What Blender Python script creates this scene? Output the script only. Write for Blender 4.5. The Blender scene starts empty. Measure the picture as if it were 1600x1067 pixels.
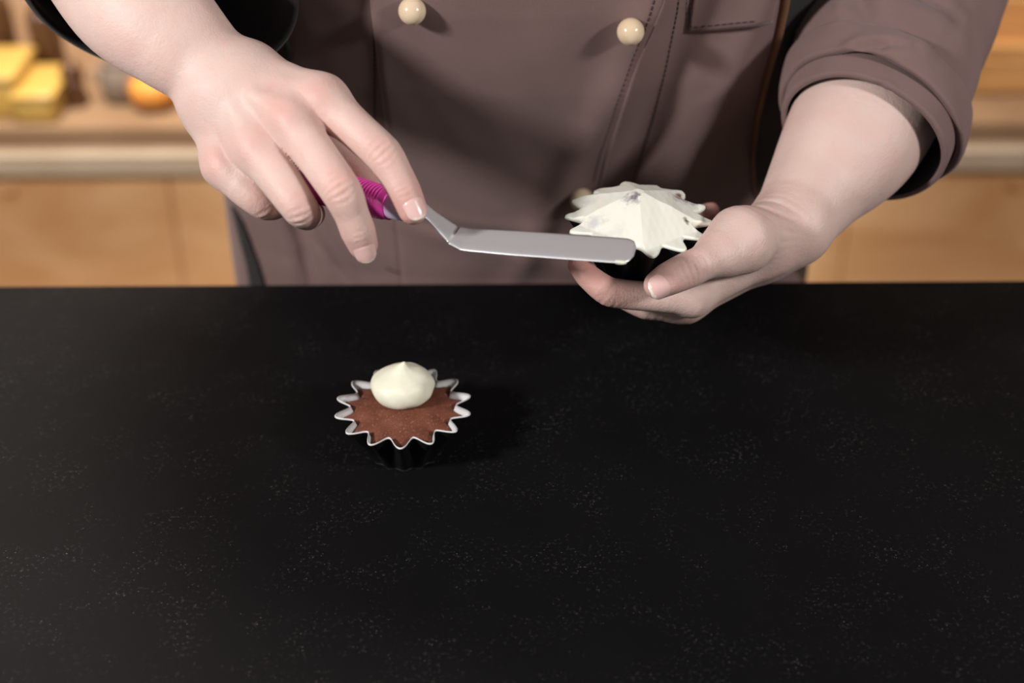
import bpy, math, random
import numpy as np
from mathutils import Vector, Matrix

random.seed(4)
rng = np.random.RandomState(7)
scn = bpy.context.scene
COL = scn.collection

# ------------------------------------------------------------------ camera
FPX = 1600 * 50.0 / 36.0
CTOP = 0.90                                   # height of the dark worktop
CAMZ = CTOP + 0.526
PITCH = math.radians(34.0)
ROLL = 0.0056
CAM = np.array([0.0, 0.0, CAMZ])
_f = np.array([0, math.cos(PITCH), -math.sin(PITCH)])
_u = np.array([0, math.sin(PITCH), math.cos(PITCH)])
_r = np.array([1.0, 0, 0])
RIGHT = _r * math.cos(ROLL) - _u * math.sin(ROLL)
UP = _u * math.cos(ROLL) + _r * math.sin(ROLL)
FWD = _f


def P(px, py, d):
    """world point of photo pixel (px, py) at camera depth d (metres)"""
    return CAM + d * (FWD + (px - 800) / FPX * RIGHT + (533.5 - py) / FPX * UP)


def ray(px, py):
    return FWD + (px - 800) / FPX * RIGHT + (533.5 - py) / FPX * UP


def at_z(px, py, z):
    r = ray(px, py)
    return CAM + r * ((z - CAM[2]) / r[2])


def at_y(px, py, y):
    r = ray(px, py)
    return CAM + r * ((y - CAM[1]) / r[1])


cam_d = bpy.data.cameras.new('camera')
cam = bpy.data.objects.new('camera', cam_d)
COL.objects.link(cam)
cam.matrix_world = Matrix(((RIGHT[0], UP[0], -FWD[0], CAM[0]), (RIGHT[1], UP[1], -FWD[1], CAM[1]),
                           (RIGHT[2], UP[2], -FWD[2], CAM[2]), (0, 0, 0, 1)))
cam_d.sensor_width = 36
cam_d.lens = 50
cam_d.clip_start = 0.02
cam_d.dof.use_dof = True
cam_d.dof.focus_distance = 0.778
cam_d.dof.aperture_fstop = 3.8
scn.camera = cam

# ------------------------------------------------------------------ world, lights, exposure
world = bpy.data.worlds.new('world')
scn.world = world
world.use_nodes = True
bg = world.node_tree.nodes['Background']
bg.inputs[0].default_value = (1.0, 0.93, 0.87, 1)
bg.inputs[1].default_value = 0.20


def area(name, loc, target, size, power, color):
    ld = bpy.data.lights.new(name, 'AREA')
    ld.shape = 'DISK'
    ld.size = size
    ld.energy = power
    ld.color = color
    o = bpy.data.objects.new(name, ld)
    COL.objects.link(o)
    o.location = loc
    o.rotation_euler = (Vector(target) - Vector(loc)).to_track_quat('-Z', 'Y').to_euler()
    return o


area('key_lamp', (-1.18, -0.12, 1.86), (0.0, 0.78, 1.0), 0.20, 33, (1.0, 0.965, 0.94))
area('second_lamp', (1.20, -0.12, 1.86), (0.1, 0.78, 1.0), 0.20, 17, (1.0, 0.965, 0.94))
area('bench_fill', (-0.6, 1.75, 2.35), (-0.2, 2.05, 0.4), 0.7, 68, (1.0, 0.90, 0.78))  # unseen overhead fill, added to brighten the bench
scn.view_settings.view_transform = 'Standard'
scn.view_settings.look = 'None'
scn.view_settings.exposure = 0.0
scn.view_settings.gamma = 1.0
scn.view_settings.use_curve_mapping = False

# ------------------------------------------------------------------ materials
MATS = {}


def mat(name, color, rough=0.6, spec=0.5, metal=0.0, sss=0.0, noise=None, bump=None, coat=0.0, sheen=0.0, var=None):
    """noise = (scale, colour2, contrast lo, hi); bump = (scale, strength, distance)"""
    m = bpy.data.materials.new(name)
    m.use_nodes = True
    nt = m.node_tree
    b = nt.nodes['Principled BSDF']
    b.inputs['Base Color'].default_value = (*color, 1)
    b.inputs['Roughness'].default_value = rough
    b.inputs['Specular IOR Level'].default_value = spec
    b.inputs['Metallic'].default_value = metal
    b.inputs['Coat Weight'].default_value = coat
    b.inputs['Sheen Weight'].default_value = sheen
    if sss:
        b.inputs['Subsurface Weight'].default_value = sss
        b.inputs['Subsurface Radius'].default_value = (1.0, 0.35, 0.2)
        b.inputs['Subsurface Scale'].default_value = 0.006
    tc = nt.nodes.new('ShaderNodeTexCoord')
    if noise:
        n = nt.nodes.new('ShaderNodeTexNoise')
        n.inputs['Scale'].default_value = noise[0]
        n.inputs['Detail'].default_value = 5
        nt.links.new(tc.outputs['Object'], n.inputs['Vector'])
        mr = nt.nodes.new('ShaderNodeMapRange')
        mr.inputs[1].default_value = noise[2]
        mr.inputs[2].default_value = noise[3]
        nt.links.new(n.outputs['Fac'], mr.inputs[0])
        mx = nt.nodes.new('ShaderNodeMix')
        mx.data_type = 'RGBA'
        mx.inputs[6].default_value = (*color, 1)
        mx.inputs[7].default_value = (*noise[1], 1)
        nt.links.new(mr.outputs[0], mx.inputs[0])
        nt.links.new(mx.outputs[2], b.inputs['Base Color'])
    if bump:
        n2 = nt.nodes.new('ShaderNodeTexNoise')
        n2.inputs['Scale'].default_value = bump[0]
        n2.inputs['Detail'].default_value = 4
        nt.links.new(tc.outputs['Object'], n2.inputs['Vector'])
        bp = nt.nodes.new('ShaderNodeBump')
        bp.inputs['Strength'].default_value = bump[1]
        bp.inputs['Distance'].default_value = bump[2]
        nt.links.new(n2.outputs['Fac'], bp.inputs['Height'])
        nt.links.new(bp.outputs['Normal'], b.inputs['Normal'])
    MATS[name] = m
    return m


def N(nt, kind, **kw):
    n = nt.nodes.new(kind)
    for k, v in kw.items():
        if k.startswith('i'):
            n.inputs[int(k[1:])].default_value = v
        else:
            setattr(n, k, v)
    return n


# dark stone worktop with pale specks
def worktop_mat():
    m = mat('dark_worktop', (0.0075, 0.0075, 0.0085), rough=0.6, spec=0.04)
    nt = m.node_tree
    b = nt.nodes['Principled BSDF']
    tc = N(nt, 'ShaderNodeTexCoord')
    big = N(nt, 'ShaderNodeTexNoise', i2=9.0, i3=6.0)
    nt.links.new(tc.outputs['Object'], big.inputs['Vector'])
    v = N(nt, 'ShaderNodeTexVoronoi', i2=330.0)
    nt.links.new(tc.outputs['Object'], v.inputs['Vector'])
    speck = N(nt, 'ShaderNodeMapRange', i1=0.17, i2=0.05)
    nt.links.new(v.outputs['Distance'], speck.inputs[0])
    cl = N(nt, 'ShaderNodeTexNoise', i2=32.0, i3=8.0, i4=0.7)
    nt.links.new(tc.outputs['Object'], cl.inputs['Vector'])
    clm = N(nt, 'ShaderNodeMapRange', i1=0.46, i2=0.72)
    nt.links.new(cl.outputs['Fac'], clm.inputs[0])
    fine = N(nt, 'ShaderNodeTexNoise', i2=420.0, i3=3.0)
    nt.links.new(tc.outputs['Object'], fine.inputs['Vector'])
    fm = N(nt, 'ShaderNodeMapRange', i1=0.56, i2=0.74)
    nt.links.new(fine.outputs['Fac'], fm.inputs[0])
    mul = N(nt, 'ShaderNodeMath', operation='MULTIPLY')
    nt.links.new(speck.outputs[0], mul.inputs[0])
    nt.links.new(clm.outputs[0], mul.inputs[1])
    mul2 = N(nt, 'ShaderNodeMath', operation='MULTIPLY')
    nt.links.new(fm.outputs[0], mul2.inputs[0])
    nt.links.new(clm.outputs[0], mul2.inputs[1])
    add = N(nt, 'ShaderNodeMath', operation='MULTIPLY_ADD', use_clamp=True)
    nt.links.new(mul2.outputs[0], add.inputs[0])
    add.inputs[1].default_value = 0.35
    nt.links.new(mul.outputs[0], add.inputs[2])
    base = N(nt, 'ShaderNodeMix', data_type='RGBA')
    base.inputs[6].default_value = (0.0032, 0.0031, 0.0036, 1)
    base.inputs[7].default_value = (0.0062, 0.0061, 0.0068, 1)
    nt.links.new(big.outputs['Fac'], base.inputs[0])
    top = N(nt, 'ShaderNodeMix', data_type='RGBA')
    nt.links.new(add.outputs[0], top.inputs[0])
    nt.links.new(base.outputs[2], top.inputs[6])
    top.inputs[7].default_value = (0.10, 0.095, 0.09, 1)
    nt.links.new(top.outputs[2], b.inputs['Base Color'])
    bp = N(nt, 'ShaderNodeBump', i0=0.12, i1=0.0004)
    nt.links.new(fine.outputs['Fac'], bp.inputs['Height'])
    nt.links.new(bp.outputs['Normal'], b.inputs['Normal'])
    return m


def fabric_mat(name, c1, c2, rough=0.85):
    m = mat(name, c1, rough=rough, spec=0.25, sheen=0.12)
    nt = m.node_tree
    b = nt.nodes['Principled BSDF']
    tc = N(nt, 'ShaderNodeTexCoord')
    n = N(nt, 'ShaderNodeTexNoise', i2=18.0, i3=4.0)
    nt.links.new(tc.outputs['Object'], n.inputs['Vector'])
    mp = N(nt, 'ShaderNodeMapping')
    mp.inputs['Scale'].default_value = (2200, 2200, 500)
    nt.links.new(tc.outputs['Object'], mp.inputs['Vector'])
    w = N(nt, 'ShaderNodeTexNoise', i2=1.0, i3=2.0)
    nt.links.new(mp.outputs['Vector'], w.inputs['Vector'])
    mx = N(nt, 'ShaderNodeMix', data_type='RGBA')
    mx.inputs[6].default_value = (*c1, 1)
    mx.inputs[7].default_value = (*c2, 1)
    a = N(nt, 'ShaderNodeMath', operation='MULTIPLY_ADD')
    nt.links.new(w.outputs['Fac'], a.inputs[0])
    a.inputs[1].default_value = 0.6
    nt.links.new(n.outputs['Fac'], a.inputs[2])
    mr = N(nt, 'ShaderNodeMapRange', i1=0.45, i2=1.15)
    nt.links.new(a.outputs[0], mr.inputs[0])
    nt.links.new(mr.outputs[0], mx.inputs[0])
    nt.links.new(mx.outputs[2], b.inputs['Base Color'])
    bp = N(nt, 'ShaderNodeBump', i0=0.25, i1=0.0004)
    nt.links.new(w.outputs['Fac'], bp.inputs['Height'])
    nt.links.new(bp.outputs['Normal'], b.inputs['Normal'])
    return m


def skin_mat():
    m = mat('skin', (0.66, 0.45, 0.38), rough=0.52, spec=0.32, sss=0.22)
    nt = m.node_tree
    b = nt.nodes['Principled BSDF']
    tc = N(nt, 'ShaderNodeTexCoord')
    at = N(nt, 'ShaderNodeAttribute', attribute_name='redness')
    n = N(nt, 'ShaderNodeTexNoise', i2=45.0, i3=5.0)
    nt.links.new(tc.outputs['Object'], n.inputs['Vector'])
    s = N(nt, 'ShaderNodeMath', operation='MULTIPLY_ADD')
    nt.links.new(n.outputs['Fac'], s.inputs[0])
    s.inputs[1].default_value = 1.0
    s.inputs[2].default_value = -0.42
    ad = N(nt, 'ShaderNodeMath', operation='ADD', use_clamp=True)
    nt.links.new(s.outputs[0], ad.inputs[0])
    nt.links.new(at.outputs['Fac'], ad.inputs[1])
    mx = N(nt, 'ShaderNodeMix', data_type='RGBA')
    mx.inputs[6].default_value = (0.575, 0.425, 0.38, 1)
    mx.inputs[7].default_value = (0.54, 0.27, 0.235, 1)
    nt.links.new(ad.outputs[0], mx.inputs[0])
    nt.links.new(mx.outputs[2], b.inputs['Base Color'])
    v = N(nt, 'ShaderNodeTexVoronoi', i2=900.0)
    nt.links.new(tc.outputs['Object'], v.inputs['Vector'])
    n2 = N(nt, 'ShaderNodeTexNoise', i2=220.0, i3=4.0)
    nt.links.new(tc.outputs['Object'], n2.inputs['Vector'])
    a2 = N(nt, 'ShaderNodeMath', operation='MULTIPLY_ADD')
    nt.links.new(v.outputs['Distance'], a2.inputs[0])
    a2.inputs[1].default_value = 0.35
    nt.links.new(n2.outputs['Fac'], a2.inputs[2])
    bp = N(nt, 'ShaderNodeBump', i0=0.45, i1=0.0007)
    nt.links.new(a2.outputs[0], bp.inputs['Height'])
    nt.links.new(bp.outputs['Normal'], b.inputs['Normal'])
    return m


def nail_mat():
    m = mat('nail', (0.72, 0.42, 0.38), rough=0.22, spec=0.5, sss=0.2)
    nt = m.node_tree
    b = nt.nodes['Principled BSDF']
    at = N(nt, 'ShaderNodeAttribute', attribute_name='tip')
    mx = N(nt, 'ShaderNodeMix', data_type='RGBA')
    mx.inputs[6].default_value = (0.70, 0.43, 0.40, 1)
    mx.inputs[7].default_value = (0.78, 0.66, 0.58, 1)
    nt.links.new(at.outputs['Fac'], mx.inputs[0])
    nt.links.new(mx.outputs[2], b.inputs['Base Color'])
    return m


def wood_mat(name, c1, c2, scale=(3, 3, 30), rough=0.55):
    m = mat(name, c1, rough=rough, spec=0.3)
    nt = m.node_tree
    b = nt.nodes['Principled BSDF']
    tc = N(nt, 'ShaderNodeTexCoord')
    mp = N(nt, 'ShaderNodeMapping')
    mp.inputs['Scale'].default_value = scale
    nt.links.new(tc.outputs['Object'], mp.inputs['Vector'])
    n = N(nt, 'ShaderNodeTexNoise', i2=1.0, i3=6.0, i8=1.2)
    nt.links.new(mp.outputs['Vector'], n.inputs['Vector'])
    mr = N(nt, 'ShaderNodeMapRange', i1=0.35, i2=0.68)
    nt.links.new(n.outputs['Fac'], mr.inputs[0])
    mx = N(nt, 'ShaderNodeMix', data_type='RGBA')
    mx.inputs[6].default_value = (*c1, 1)
    mx.inputs[7].default_value = (*c2, 1)
    nt.links.new(mr.outputs[0], mx.inputs[0])
    nt.links.new(mx.outputs[2], b.inputs['Base Color'])
    return m


def frosting_mat(spots):
    """cream with thin smears where the chocolate cake shows through"""
    m = mat('spread_frosting', (0.74, 0.74, 0.66), rough=0.42, spec=0.4, sss=0.25)
    nt = m.node_tree
    b = nt.nodes['Principled BSDF']
    tc = N(nt, 'ShaderNodeTexCoord')
    nz = N(nt, 'ShaderNodeTexNoise', i2=260.0, i3=5.0)
    nt.links.new(tc.outputs['Object'], nz.inputs['Vector'])
    col = None
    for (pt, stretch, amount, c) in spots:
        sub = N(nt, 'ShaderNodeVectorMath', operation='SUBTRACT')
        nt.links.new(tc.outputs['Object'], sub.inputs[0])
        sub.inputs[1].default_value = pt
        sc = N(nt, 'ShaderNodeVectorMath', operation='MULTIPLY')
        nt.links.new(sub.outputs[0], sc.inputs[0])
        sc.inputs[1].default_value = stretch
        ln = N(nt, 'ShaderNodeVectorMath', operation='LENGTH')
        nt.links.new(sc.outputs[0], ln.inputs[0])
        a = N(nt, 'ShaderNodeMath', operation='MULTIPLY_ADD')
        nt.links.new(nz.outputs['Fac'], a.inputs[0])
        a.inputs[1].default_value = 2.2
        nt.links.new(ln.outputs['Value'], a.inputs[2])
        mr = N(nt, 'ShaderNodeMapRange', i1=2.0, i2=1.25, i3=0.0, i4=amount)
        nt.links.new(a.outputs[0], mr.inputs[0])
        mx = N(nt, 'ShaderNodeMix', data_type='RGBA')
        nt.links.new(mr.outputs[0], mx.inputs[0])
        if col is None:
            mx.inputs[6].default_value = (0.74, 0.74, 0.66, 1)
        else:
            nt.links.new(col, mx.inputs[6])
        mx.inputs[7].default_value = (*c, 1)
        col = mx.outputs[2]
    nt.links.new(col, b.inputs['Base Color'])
    return m


worktop_mat()
fabric_mat('jacket_cloth', (0.140, 0.086, 0.080), (0.192, 0.122, 0.116))
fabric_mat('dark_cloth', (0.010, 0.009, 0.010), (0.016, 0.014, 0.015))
fabric_mat('trouser_cloth', (0.02, 0.02, 0.022), (0.03, 0.03, 0.032))
fabric_mat('rust_glow', (0.16, 0.07, 0.025), (0.12, 0.05, 0.02))  # colour of light coming through the jacket edge
mat('thread', (0.03, 0.018, 0.018), rough=0.9)
mat('shoe_leather', (0.015, 0.014, 0.014), rough=0.4)
mat('cream_button', (0.66, 0.53, 0.38), rough=0.16, spec=0.5, coat=0.4, noise=(60, (0.60, 0.46, 0.31), 0.4, 0.7))
mat('brass_pin', (0.75, 0.58, 0.32), rough=0.3, metal=0.9)
skin_mat()
nail_mat()
mat('steel', (0.70, 0.71, 0.73), rough=0.40, metal=0.65, bump=(300, 0.05, 0.0003))
mat('pink_plastic', (0.86, 0.07, 0.46), rough=0.3, spec=0.5, coat=0.2)
mat('lavender_plastic', (0.74, 0.65, 0.86), rough=0.3)
mat('black_cup', (0.005, 0.005, 0.006), rough=0.5, spec=0.2)
mat('white_lining', (0.58, 0.58, 0.58), rough=0.55)
mat('cream', (0.70, 0.69, 0.56), rough=0.45, spec=0.3, sss=0.2, bump=(110, 0.35, 0.0012))
wood_mat('bench_wood', (0.68, 0.38, 0.175), (0.86, 0.56, 0.30), (4, 3, 6))
wood_mat('crate_wood', (0.58, 0.30, 0.11), (0.70, 0.40, 0.16), (6, 6, 3))
wood_mat('wall_board', (0.42, 0.27, 0.16), (0.55, 0.37, 0.23), (4, 4, 2))
wood_mat('floor_board', (0.30, 0.19, 0.11), (0.38, 0.25, 0.15), (20, 2, 2))
mat('pale_stone', (0.36, 0.26, 0.18), rough=0.6, spec=0.2, noise=(12, (0.30, 0.21, 0.14), 0.4, 0.65))
mat('pale_edge', (0.52, 0.43, 0.33), rough=0.6, noise=(12, (0.48, 0.39, 0.29), 0.4, 0.65))
wood_mat('riser_wood', (0.27, 0.165, 0.095), (0.34, 0.22, 0.13), (5, 3, 20))
mat('plaster', (0.42, 0.36, 0.30), rough=0.9)
mat('yellow_tin', (0.62, 0.40, 0.10), rough=0.4)
mat('brown_glass', (0.10, 0.045, 0.02), rough=0.15)
mat('orange_skin', (0.82, 0.34, 0.06), rough=0.5, bump=(60, 0.3, 0.001))
mat('grey_pot', (0.26, 0.21, 0.17), rough=0.5)
mat('cork', (0.35, 0.22, 0.12), rough=0.8)
mat('dark_metal', (0.05, 0.045, 0.04), rough=0.4, metal=0.6)

cake = mat('chocolate_cake', (0.20, 0.062, 0.036), rough=0.62, spec=0.35)
nt = cake.node_tree
b = nt.nodes['Principled BSDF']
tc = N(nt, 'ShaderNodeTexCoord')
n1 = N(nt, 'ShaderNodeTexNoise', i2=900.0, i3=3.0)
n2 = N(nt, 'ShaderNodeTexNoise', i2=70.0, i3=5.0)
nt.links.new(tc.outputs['Object'], n1.inputs['Vector'])
nt.links.new(tc.outputs['Object'], n2.inputs['Vector'])
mr = N(nt, 'ShaderNodeMapRange', i1=0.58, i2=0.85)
nt.links.new(n1.outputs['Fac'], mr.inputs[0])
mr2 = N(nt, 'ShaderNodeMapRange', i1=0.35, i2=0.7)
nt.links.new(n2.outputs['Fac'], mr2.inputs[0])
m1 = N(nt, 'ShaderNodeMix', data_type='RGBA')
m1.inputs[6].default_value = (0.105, 0.030, 0.016, 1)
m1.inputs[7].default_value = (0.165, 0.053, 0.030, 1)
nt.links.new(mr2.outputs[0], m1.inputs[0])
m2 = N(nt, 'ShaderNodeMix', data_type='RGBA')
nt.links.new(mr.outputs[0], m2.inputs[0])
nt.links.new(m1.outputs[2], m2.inputs[6])
m2.inputs[7].default_value = (0.34, 0.19, 0.14, 1)
nt.links.new(m2.outputs[2], b.inputs['Base Color'])
bp = N(nt, 'ShaderNodeBump', i0=0.6, i1=0.0005)
nt.links.new(n1.outputs['Fac'], bp.inputs['Height'])
nt.links.new(bp.outputs['Normal'], b.inputs['Normal'])


# ------------------------------------------------------------------ object helpers
def mesh_obj(name, verts, faces, material, parent=None, smooth=True, mats=None, origin=None):
    """link one mesh object; verts are world coordinates"""
    v = np.asarray(verts, dtype=np.float64)
    base = np.zeros(3)
    if parent is not None:
        base = np.array(world_loc(parent))
    loc = np.zeros(3)
    if origin is not None:
        loc = np.asarray(origin, float) - base
    me = bpy.data.meshes.new(name)
    f = np.asarray(faces) if not isinstance(faces, list) else None
    vv = v - base - loc
    if f is not None and f.ndim == 2:
        me.vertices.add(len(vv))
        me.vertices.foreach_set('co', vv.astype(np.float32).ravel())
        k = f.shape[1]
        me.loops.add(f.size)
        me.loops.foreach_set('vertex_index', f.astype(np.int32).ravel())
        me.polygons.add(len(f))
        me.polygons.foreach_set('loop_start', np.arange(0, f.size, k, dtype=np.int32))
        me.update(calc_edges=True)
        me.validate()
    else:
        me.from_pydata(vv.tolist(), [], faces)
        me.update()
    if smooth:
        me.polygons.foreach_set('use_smooth', [True] * len(me.polygons))
    for mm in (mats or [material]):
        me.materials.append(MATS[mm] if isinstance(mm, str) else mm)
    o = bpy.data.objects.new(name, me)
    COL.objects.link(o)
    if parent is not None:
        o.parent = parent
    o.location = loc
    return o


def world_loc(o):
    l = Vector((0, 0, 0))
    while o is not None:
        l = l + o.location
        o = o.parent
    return l


def thing(name, label, cat, loc, group=None):
    o = bpy.data.objects.new(name, None)
    o.empty_display_size = 0.02
    COL.objects.link(o)
    o.location = loc
    o['label'] = label
    o['category'] = cat
    if group:
        o['group'] = group
    return o


def tag(o, label=None, cat=None, group=None, kind=None):
    if label: o['label'] = label
    if cat: o['category'] = cat
    if group: o['group'] = group
    if kind: o['kind'] = kind
    return o


def grid_faces(nu, nv, wrap_u=False, wrap_v=False, off=0):
    """index = i*nv + j"""
    iu = np.arange(nu if wrap_u else nu - 1)
    jv = np.arange(nv if wrap_v else nv - 1)
    I, J = np.meshgrid(iu, jv, indexing='ij')
    I2 = (I + 1) % nu
    J2 = (J + 1) % nv
    return np.stack([I * nv + J, I2 * nv + J, I2 * nv + J2, I * nv + J2], -1).reshape(-1, 4) + off


def box(lo, hi, bev=0.0):
    """chamfered box -> verts, faces"""
    lo = np.array(lo, float); hi = np.array(hi, float)
    import bmesh
    bm = bmesh.new()
    bmesh.ops.create_cube(bm, size=1)
    for v in bm.verts:
        v.co = Vector(((lo + hi) / 2 + np.array(v.co) * (hi - lo)).tolist())
    if bev:
        bmesh.ops.bevel(bm, geom=list(bm.edges) + list(bm.verts), offset=bev, segments=2, affect='EDGES', profile=0.5)
    bm.verts.index_update()
    V = [tuple(v.co) for v in bm.verts]
    F = [[v.index for v in f.verts] for f in bm.faces]
    bm.free()
    return V, F


def merge(parts):
    V = []; F = []
    for v, f in parts:
        o = len(V)
        V += [tuple(x) for x in v]
        F += [[int(i) + o for i in ff] for ff in f]
    return V, F


def lathe(prof, seg=40, center=(0, 0, 0)):
    """prof list of (r,z); closed at r=0 ends"""
    c = np.array(center, float)
    th = np.linspace(0, 2 * np.pi, seg, endpoint=False)
    V = []; F = []
    for r, z in prof:
        for t in th:
            V.append((c[0] + r * math.cos(t), c[1] + r * math.sin(t), c[2] + z))
    n = len(prof)
    for i in range(n - 1):
        for j in range(seg):
            k = (j + 1) % seg
            F.append([i * seg + j, i * seg + k, (i + 1) * seg + k, (i + 1) * seg + j])
    F.append([j for j in range(seg)][::-1])
    F.append([(n - 1) * seg + j for j in range(seg)])
    return V, F


def nrm(a):
    a = np.asarray(a, float)
    return a / (np.linalg.norm(a) + 1e-12)


def tube(pts, rad, seg=12, flat=None):
    """closed tube along pts with radius list"""
    pts = np.asarray(pts, float)
    n = len(pts)
    rad = np.full(n, rad) if np.isscalar(rad) else np.asarray(rad, float)
    t = np.gradient(pts, axis=0)
    ref = np.array([0.0, 0, 1]) if flat is None else np.asarray(flat, float)
    V = []; F = []
    for i in range(n):
        d = nrm(t[i])
        a = ref - d * np.dot(ref, d)
        if np.linalg.norm(a) < 1e-4:
            a = np.array([1.0, 0, 0]) - d * d[0]
        a = nrm(a); bb = np.cross(d, a)
        for j in range(seg):
            ph = 2 * math.pi * j / seg
            V.append(pts[i] + rad[i] * (math.cos(ph) * a + math.sin(ph) * bb))
    for i in range(n - 1):
        for j in range(seg):
            k = (j + 1) % seg
            F.append([i * seg + j, i * seg + k, (i + 1) * seg + k, (i + 1) * seg + j])
    F.append(list(range(seg))[::-1])
    F.append([(n - 1) * seg + j for j in range(seg)])
    return V, F


def fbm(x, y, z, seed=0, octaves=3):
    """cheap smooth pseudo noise from rotated sines, about -1..1"""
    r = np.random.RandomState(seed)
    out = 0.0; amp = 1.0; tot = 0
    fr = 1.0
    for o in range(octaves):
        s = 0
        for k in range(4):
            d = r.normal(size=3); d /= np.linalg.norm(d)
            ph = r.uniform(0, 6.28)
            s = s + np.sin(fr * (d[0] * x + d[1] * y + d[2] * z) * r.uniform(0.7, 1.4) + ph)
        out = out + amp * s / 4
        tot += amp; amp *= 0.5; fr *= 2.1
    return out / tot * 1.6


# ------------------------------------------------------------------ implicit surfaces (bodies)
def smin(a, b, k):
    h = np.clip(0.5 + 0.5 * (b - a) / k, 0, 1)
    return b + (a - b) * h - k * h * (1 - h)


def cone(p, a, b, ra, rb, n=None, s=1.0):
    """round cone; flattened by s along unit n"""
    a = np.asarray(a); b = np.asarray(b)
    ab = b - a
    t = np.clip((p - a) @ ab / (ab @ ab + 1e-12), 0, 1)
    q = p - (a + t[:, None] * ab)
    q2 = (q * q).sum(1)
    if n is not None:
        q2 = q2 + (s * s - 1) * (q @ n) ** 2
    return np.sqrt(q2) - (ra + (rb - ra) * t)


def surface_nets(sdf, lo, hi, h, B=16):
    """sparse surface nets. returns verts, quads"""
    lo = np.asarray(lo, float); hi = np.asarray(hi, float)
    nb = np.ceil((hi - lo) / (h * B)).astype(int)
    gi = np.stack(np.meshgrid(*[np.arange(k) for k in nb], indexing='ij'), -1).reshape(-1, 3)
    cen = lo + (gi + 0.5) * B * h
    d = sdf(cen)
    gi = gi[np.abs(d) < B * h * 0.95 * 1.25]
    dims = nb * B + 2
    loc = np.stack(np.meshgrid(*[np.arange(B + 2)] * 3, indexing='ij'), -1).reshape(-1, 3)
    VID = []; VP = []; QD = []
    n = B + 2

    def gid(c):
        return ((c[:, 0].astype(np.int64) + 1) * (dims[1] + 2) + c[:, 1] + 1) * (dims[2] + 2) + c[:, 2] + 1
    for g in gi:
        base = g * B - 1                       # samples start one before the block
        pts = lo + (base + loc) * h
        v = sdf(pts).reshape(n, n, n)
        s = v < 0
        if s.all() or (~s).all():
            continue
        # cells (n-1)^3 ; owned cells index 1..B  (global base+1 .. ), cell 0 belongs to neighbour
        c = np.zeros((n - 1,) * 3, int)
        for dx in (0, 1):
            for dy in (0, 1):
                for dz in (0, 1):
                    c += s[dx:n - 1 + dx, dy:n - 1 + dy, dz:n - 1 + dz]
        act = (c > 0) & (c < 8)
        own = act.copy(); own[0] = own[:, 0] = own[:, :, 0] = False
        ac = np.argwhere(own)
        if len(ac):
            acc = np.zeros((len(ac), 3)); cnt = np.zeros(len(ac))
            cor = [(x, y, z) for x in (0, 1) for y in (0, 1) for z in (0, 1)]
            vals = {k: v[ac[:, 0] + k[0], ac[:, 1] + k[1], ac[:, 2] + k[2]] for k in cor}
            for i1 in range(8):
                for i2 in range(i1 + 1, 8):
                    k1, k2 = cor[i1], cor[i2]
                    if sum(abs(a_ - b_) for a_, b_ in zip(k1, k2)) != 1:
                        continue
                    v1, v2 = vals[k1], vals[k2]
                    m = (v1 < 0) != (v2 < 0)
                    t = np.where(m, v1 / np.where(m, v1 - v2, 1), 0)
                    pt = np.array(k1) + t[:, None] * (np.array(k2) - np.array(k1))
                    acc += pt * m[:, None]; cnt += m
            VP.append(lo + (base + ac + acc / cnt[:, None]) * h)
            VID.append(gid(base + ac))
        # edges owned: start sample 1..B in all axes
        for ax in range(3):
            sl0 = [slice(1, B + 1)] * 3
            sl1 = [slice(1, B + 1)] * 3
            sl1[ax] = slice(2, B + 2)
            a0 = s[tuple(sl0)]; a1 = s[tuple(sl1)]
            e = np.argwhere(a0 != a1)
            if not len(e):
                continue
            flip = a0[e[:, 0], e[:, 1], e[:, 2]]
            e = e + 1
            u = (ax + 1) % 3; w = (ax + 2) % 3
            eu = np.zeros(3, int); eu[u] = 1
            ew = np.zeros(3, int); ew[w] = 1
            q = np.stack([gid(base + e - eu - ew), gid(base + e - ew), gid(base + e), gid(base + e - eu)], 1)
            q[~flip] = q[~flip][:, ::-1]
            QD.append(q)
    VID = np.concatenate(VID); VP = np.concatenate(VP); QD = np.concatenate(QD)
    o = np.argsort(VID); VID = VID[o]; VP = VP[o]
    idx = np.searchsorted(VID, QD)
    idx = np.clip(idx, 0, len(VID) - 1)
    ok = (VID[idx] == QD).all(1)
    return VP, idx[ok]


def jpt(j):
    """joint (px,py,depth,radius px) -> (point, radius m)"""
    return P(j[0], j[1], j[2]), j[3] * j[2] / FPX


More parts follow.
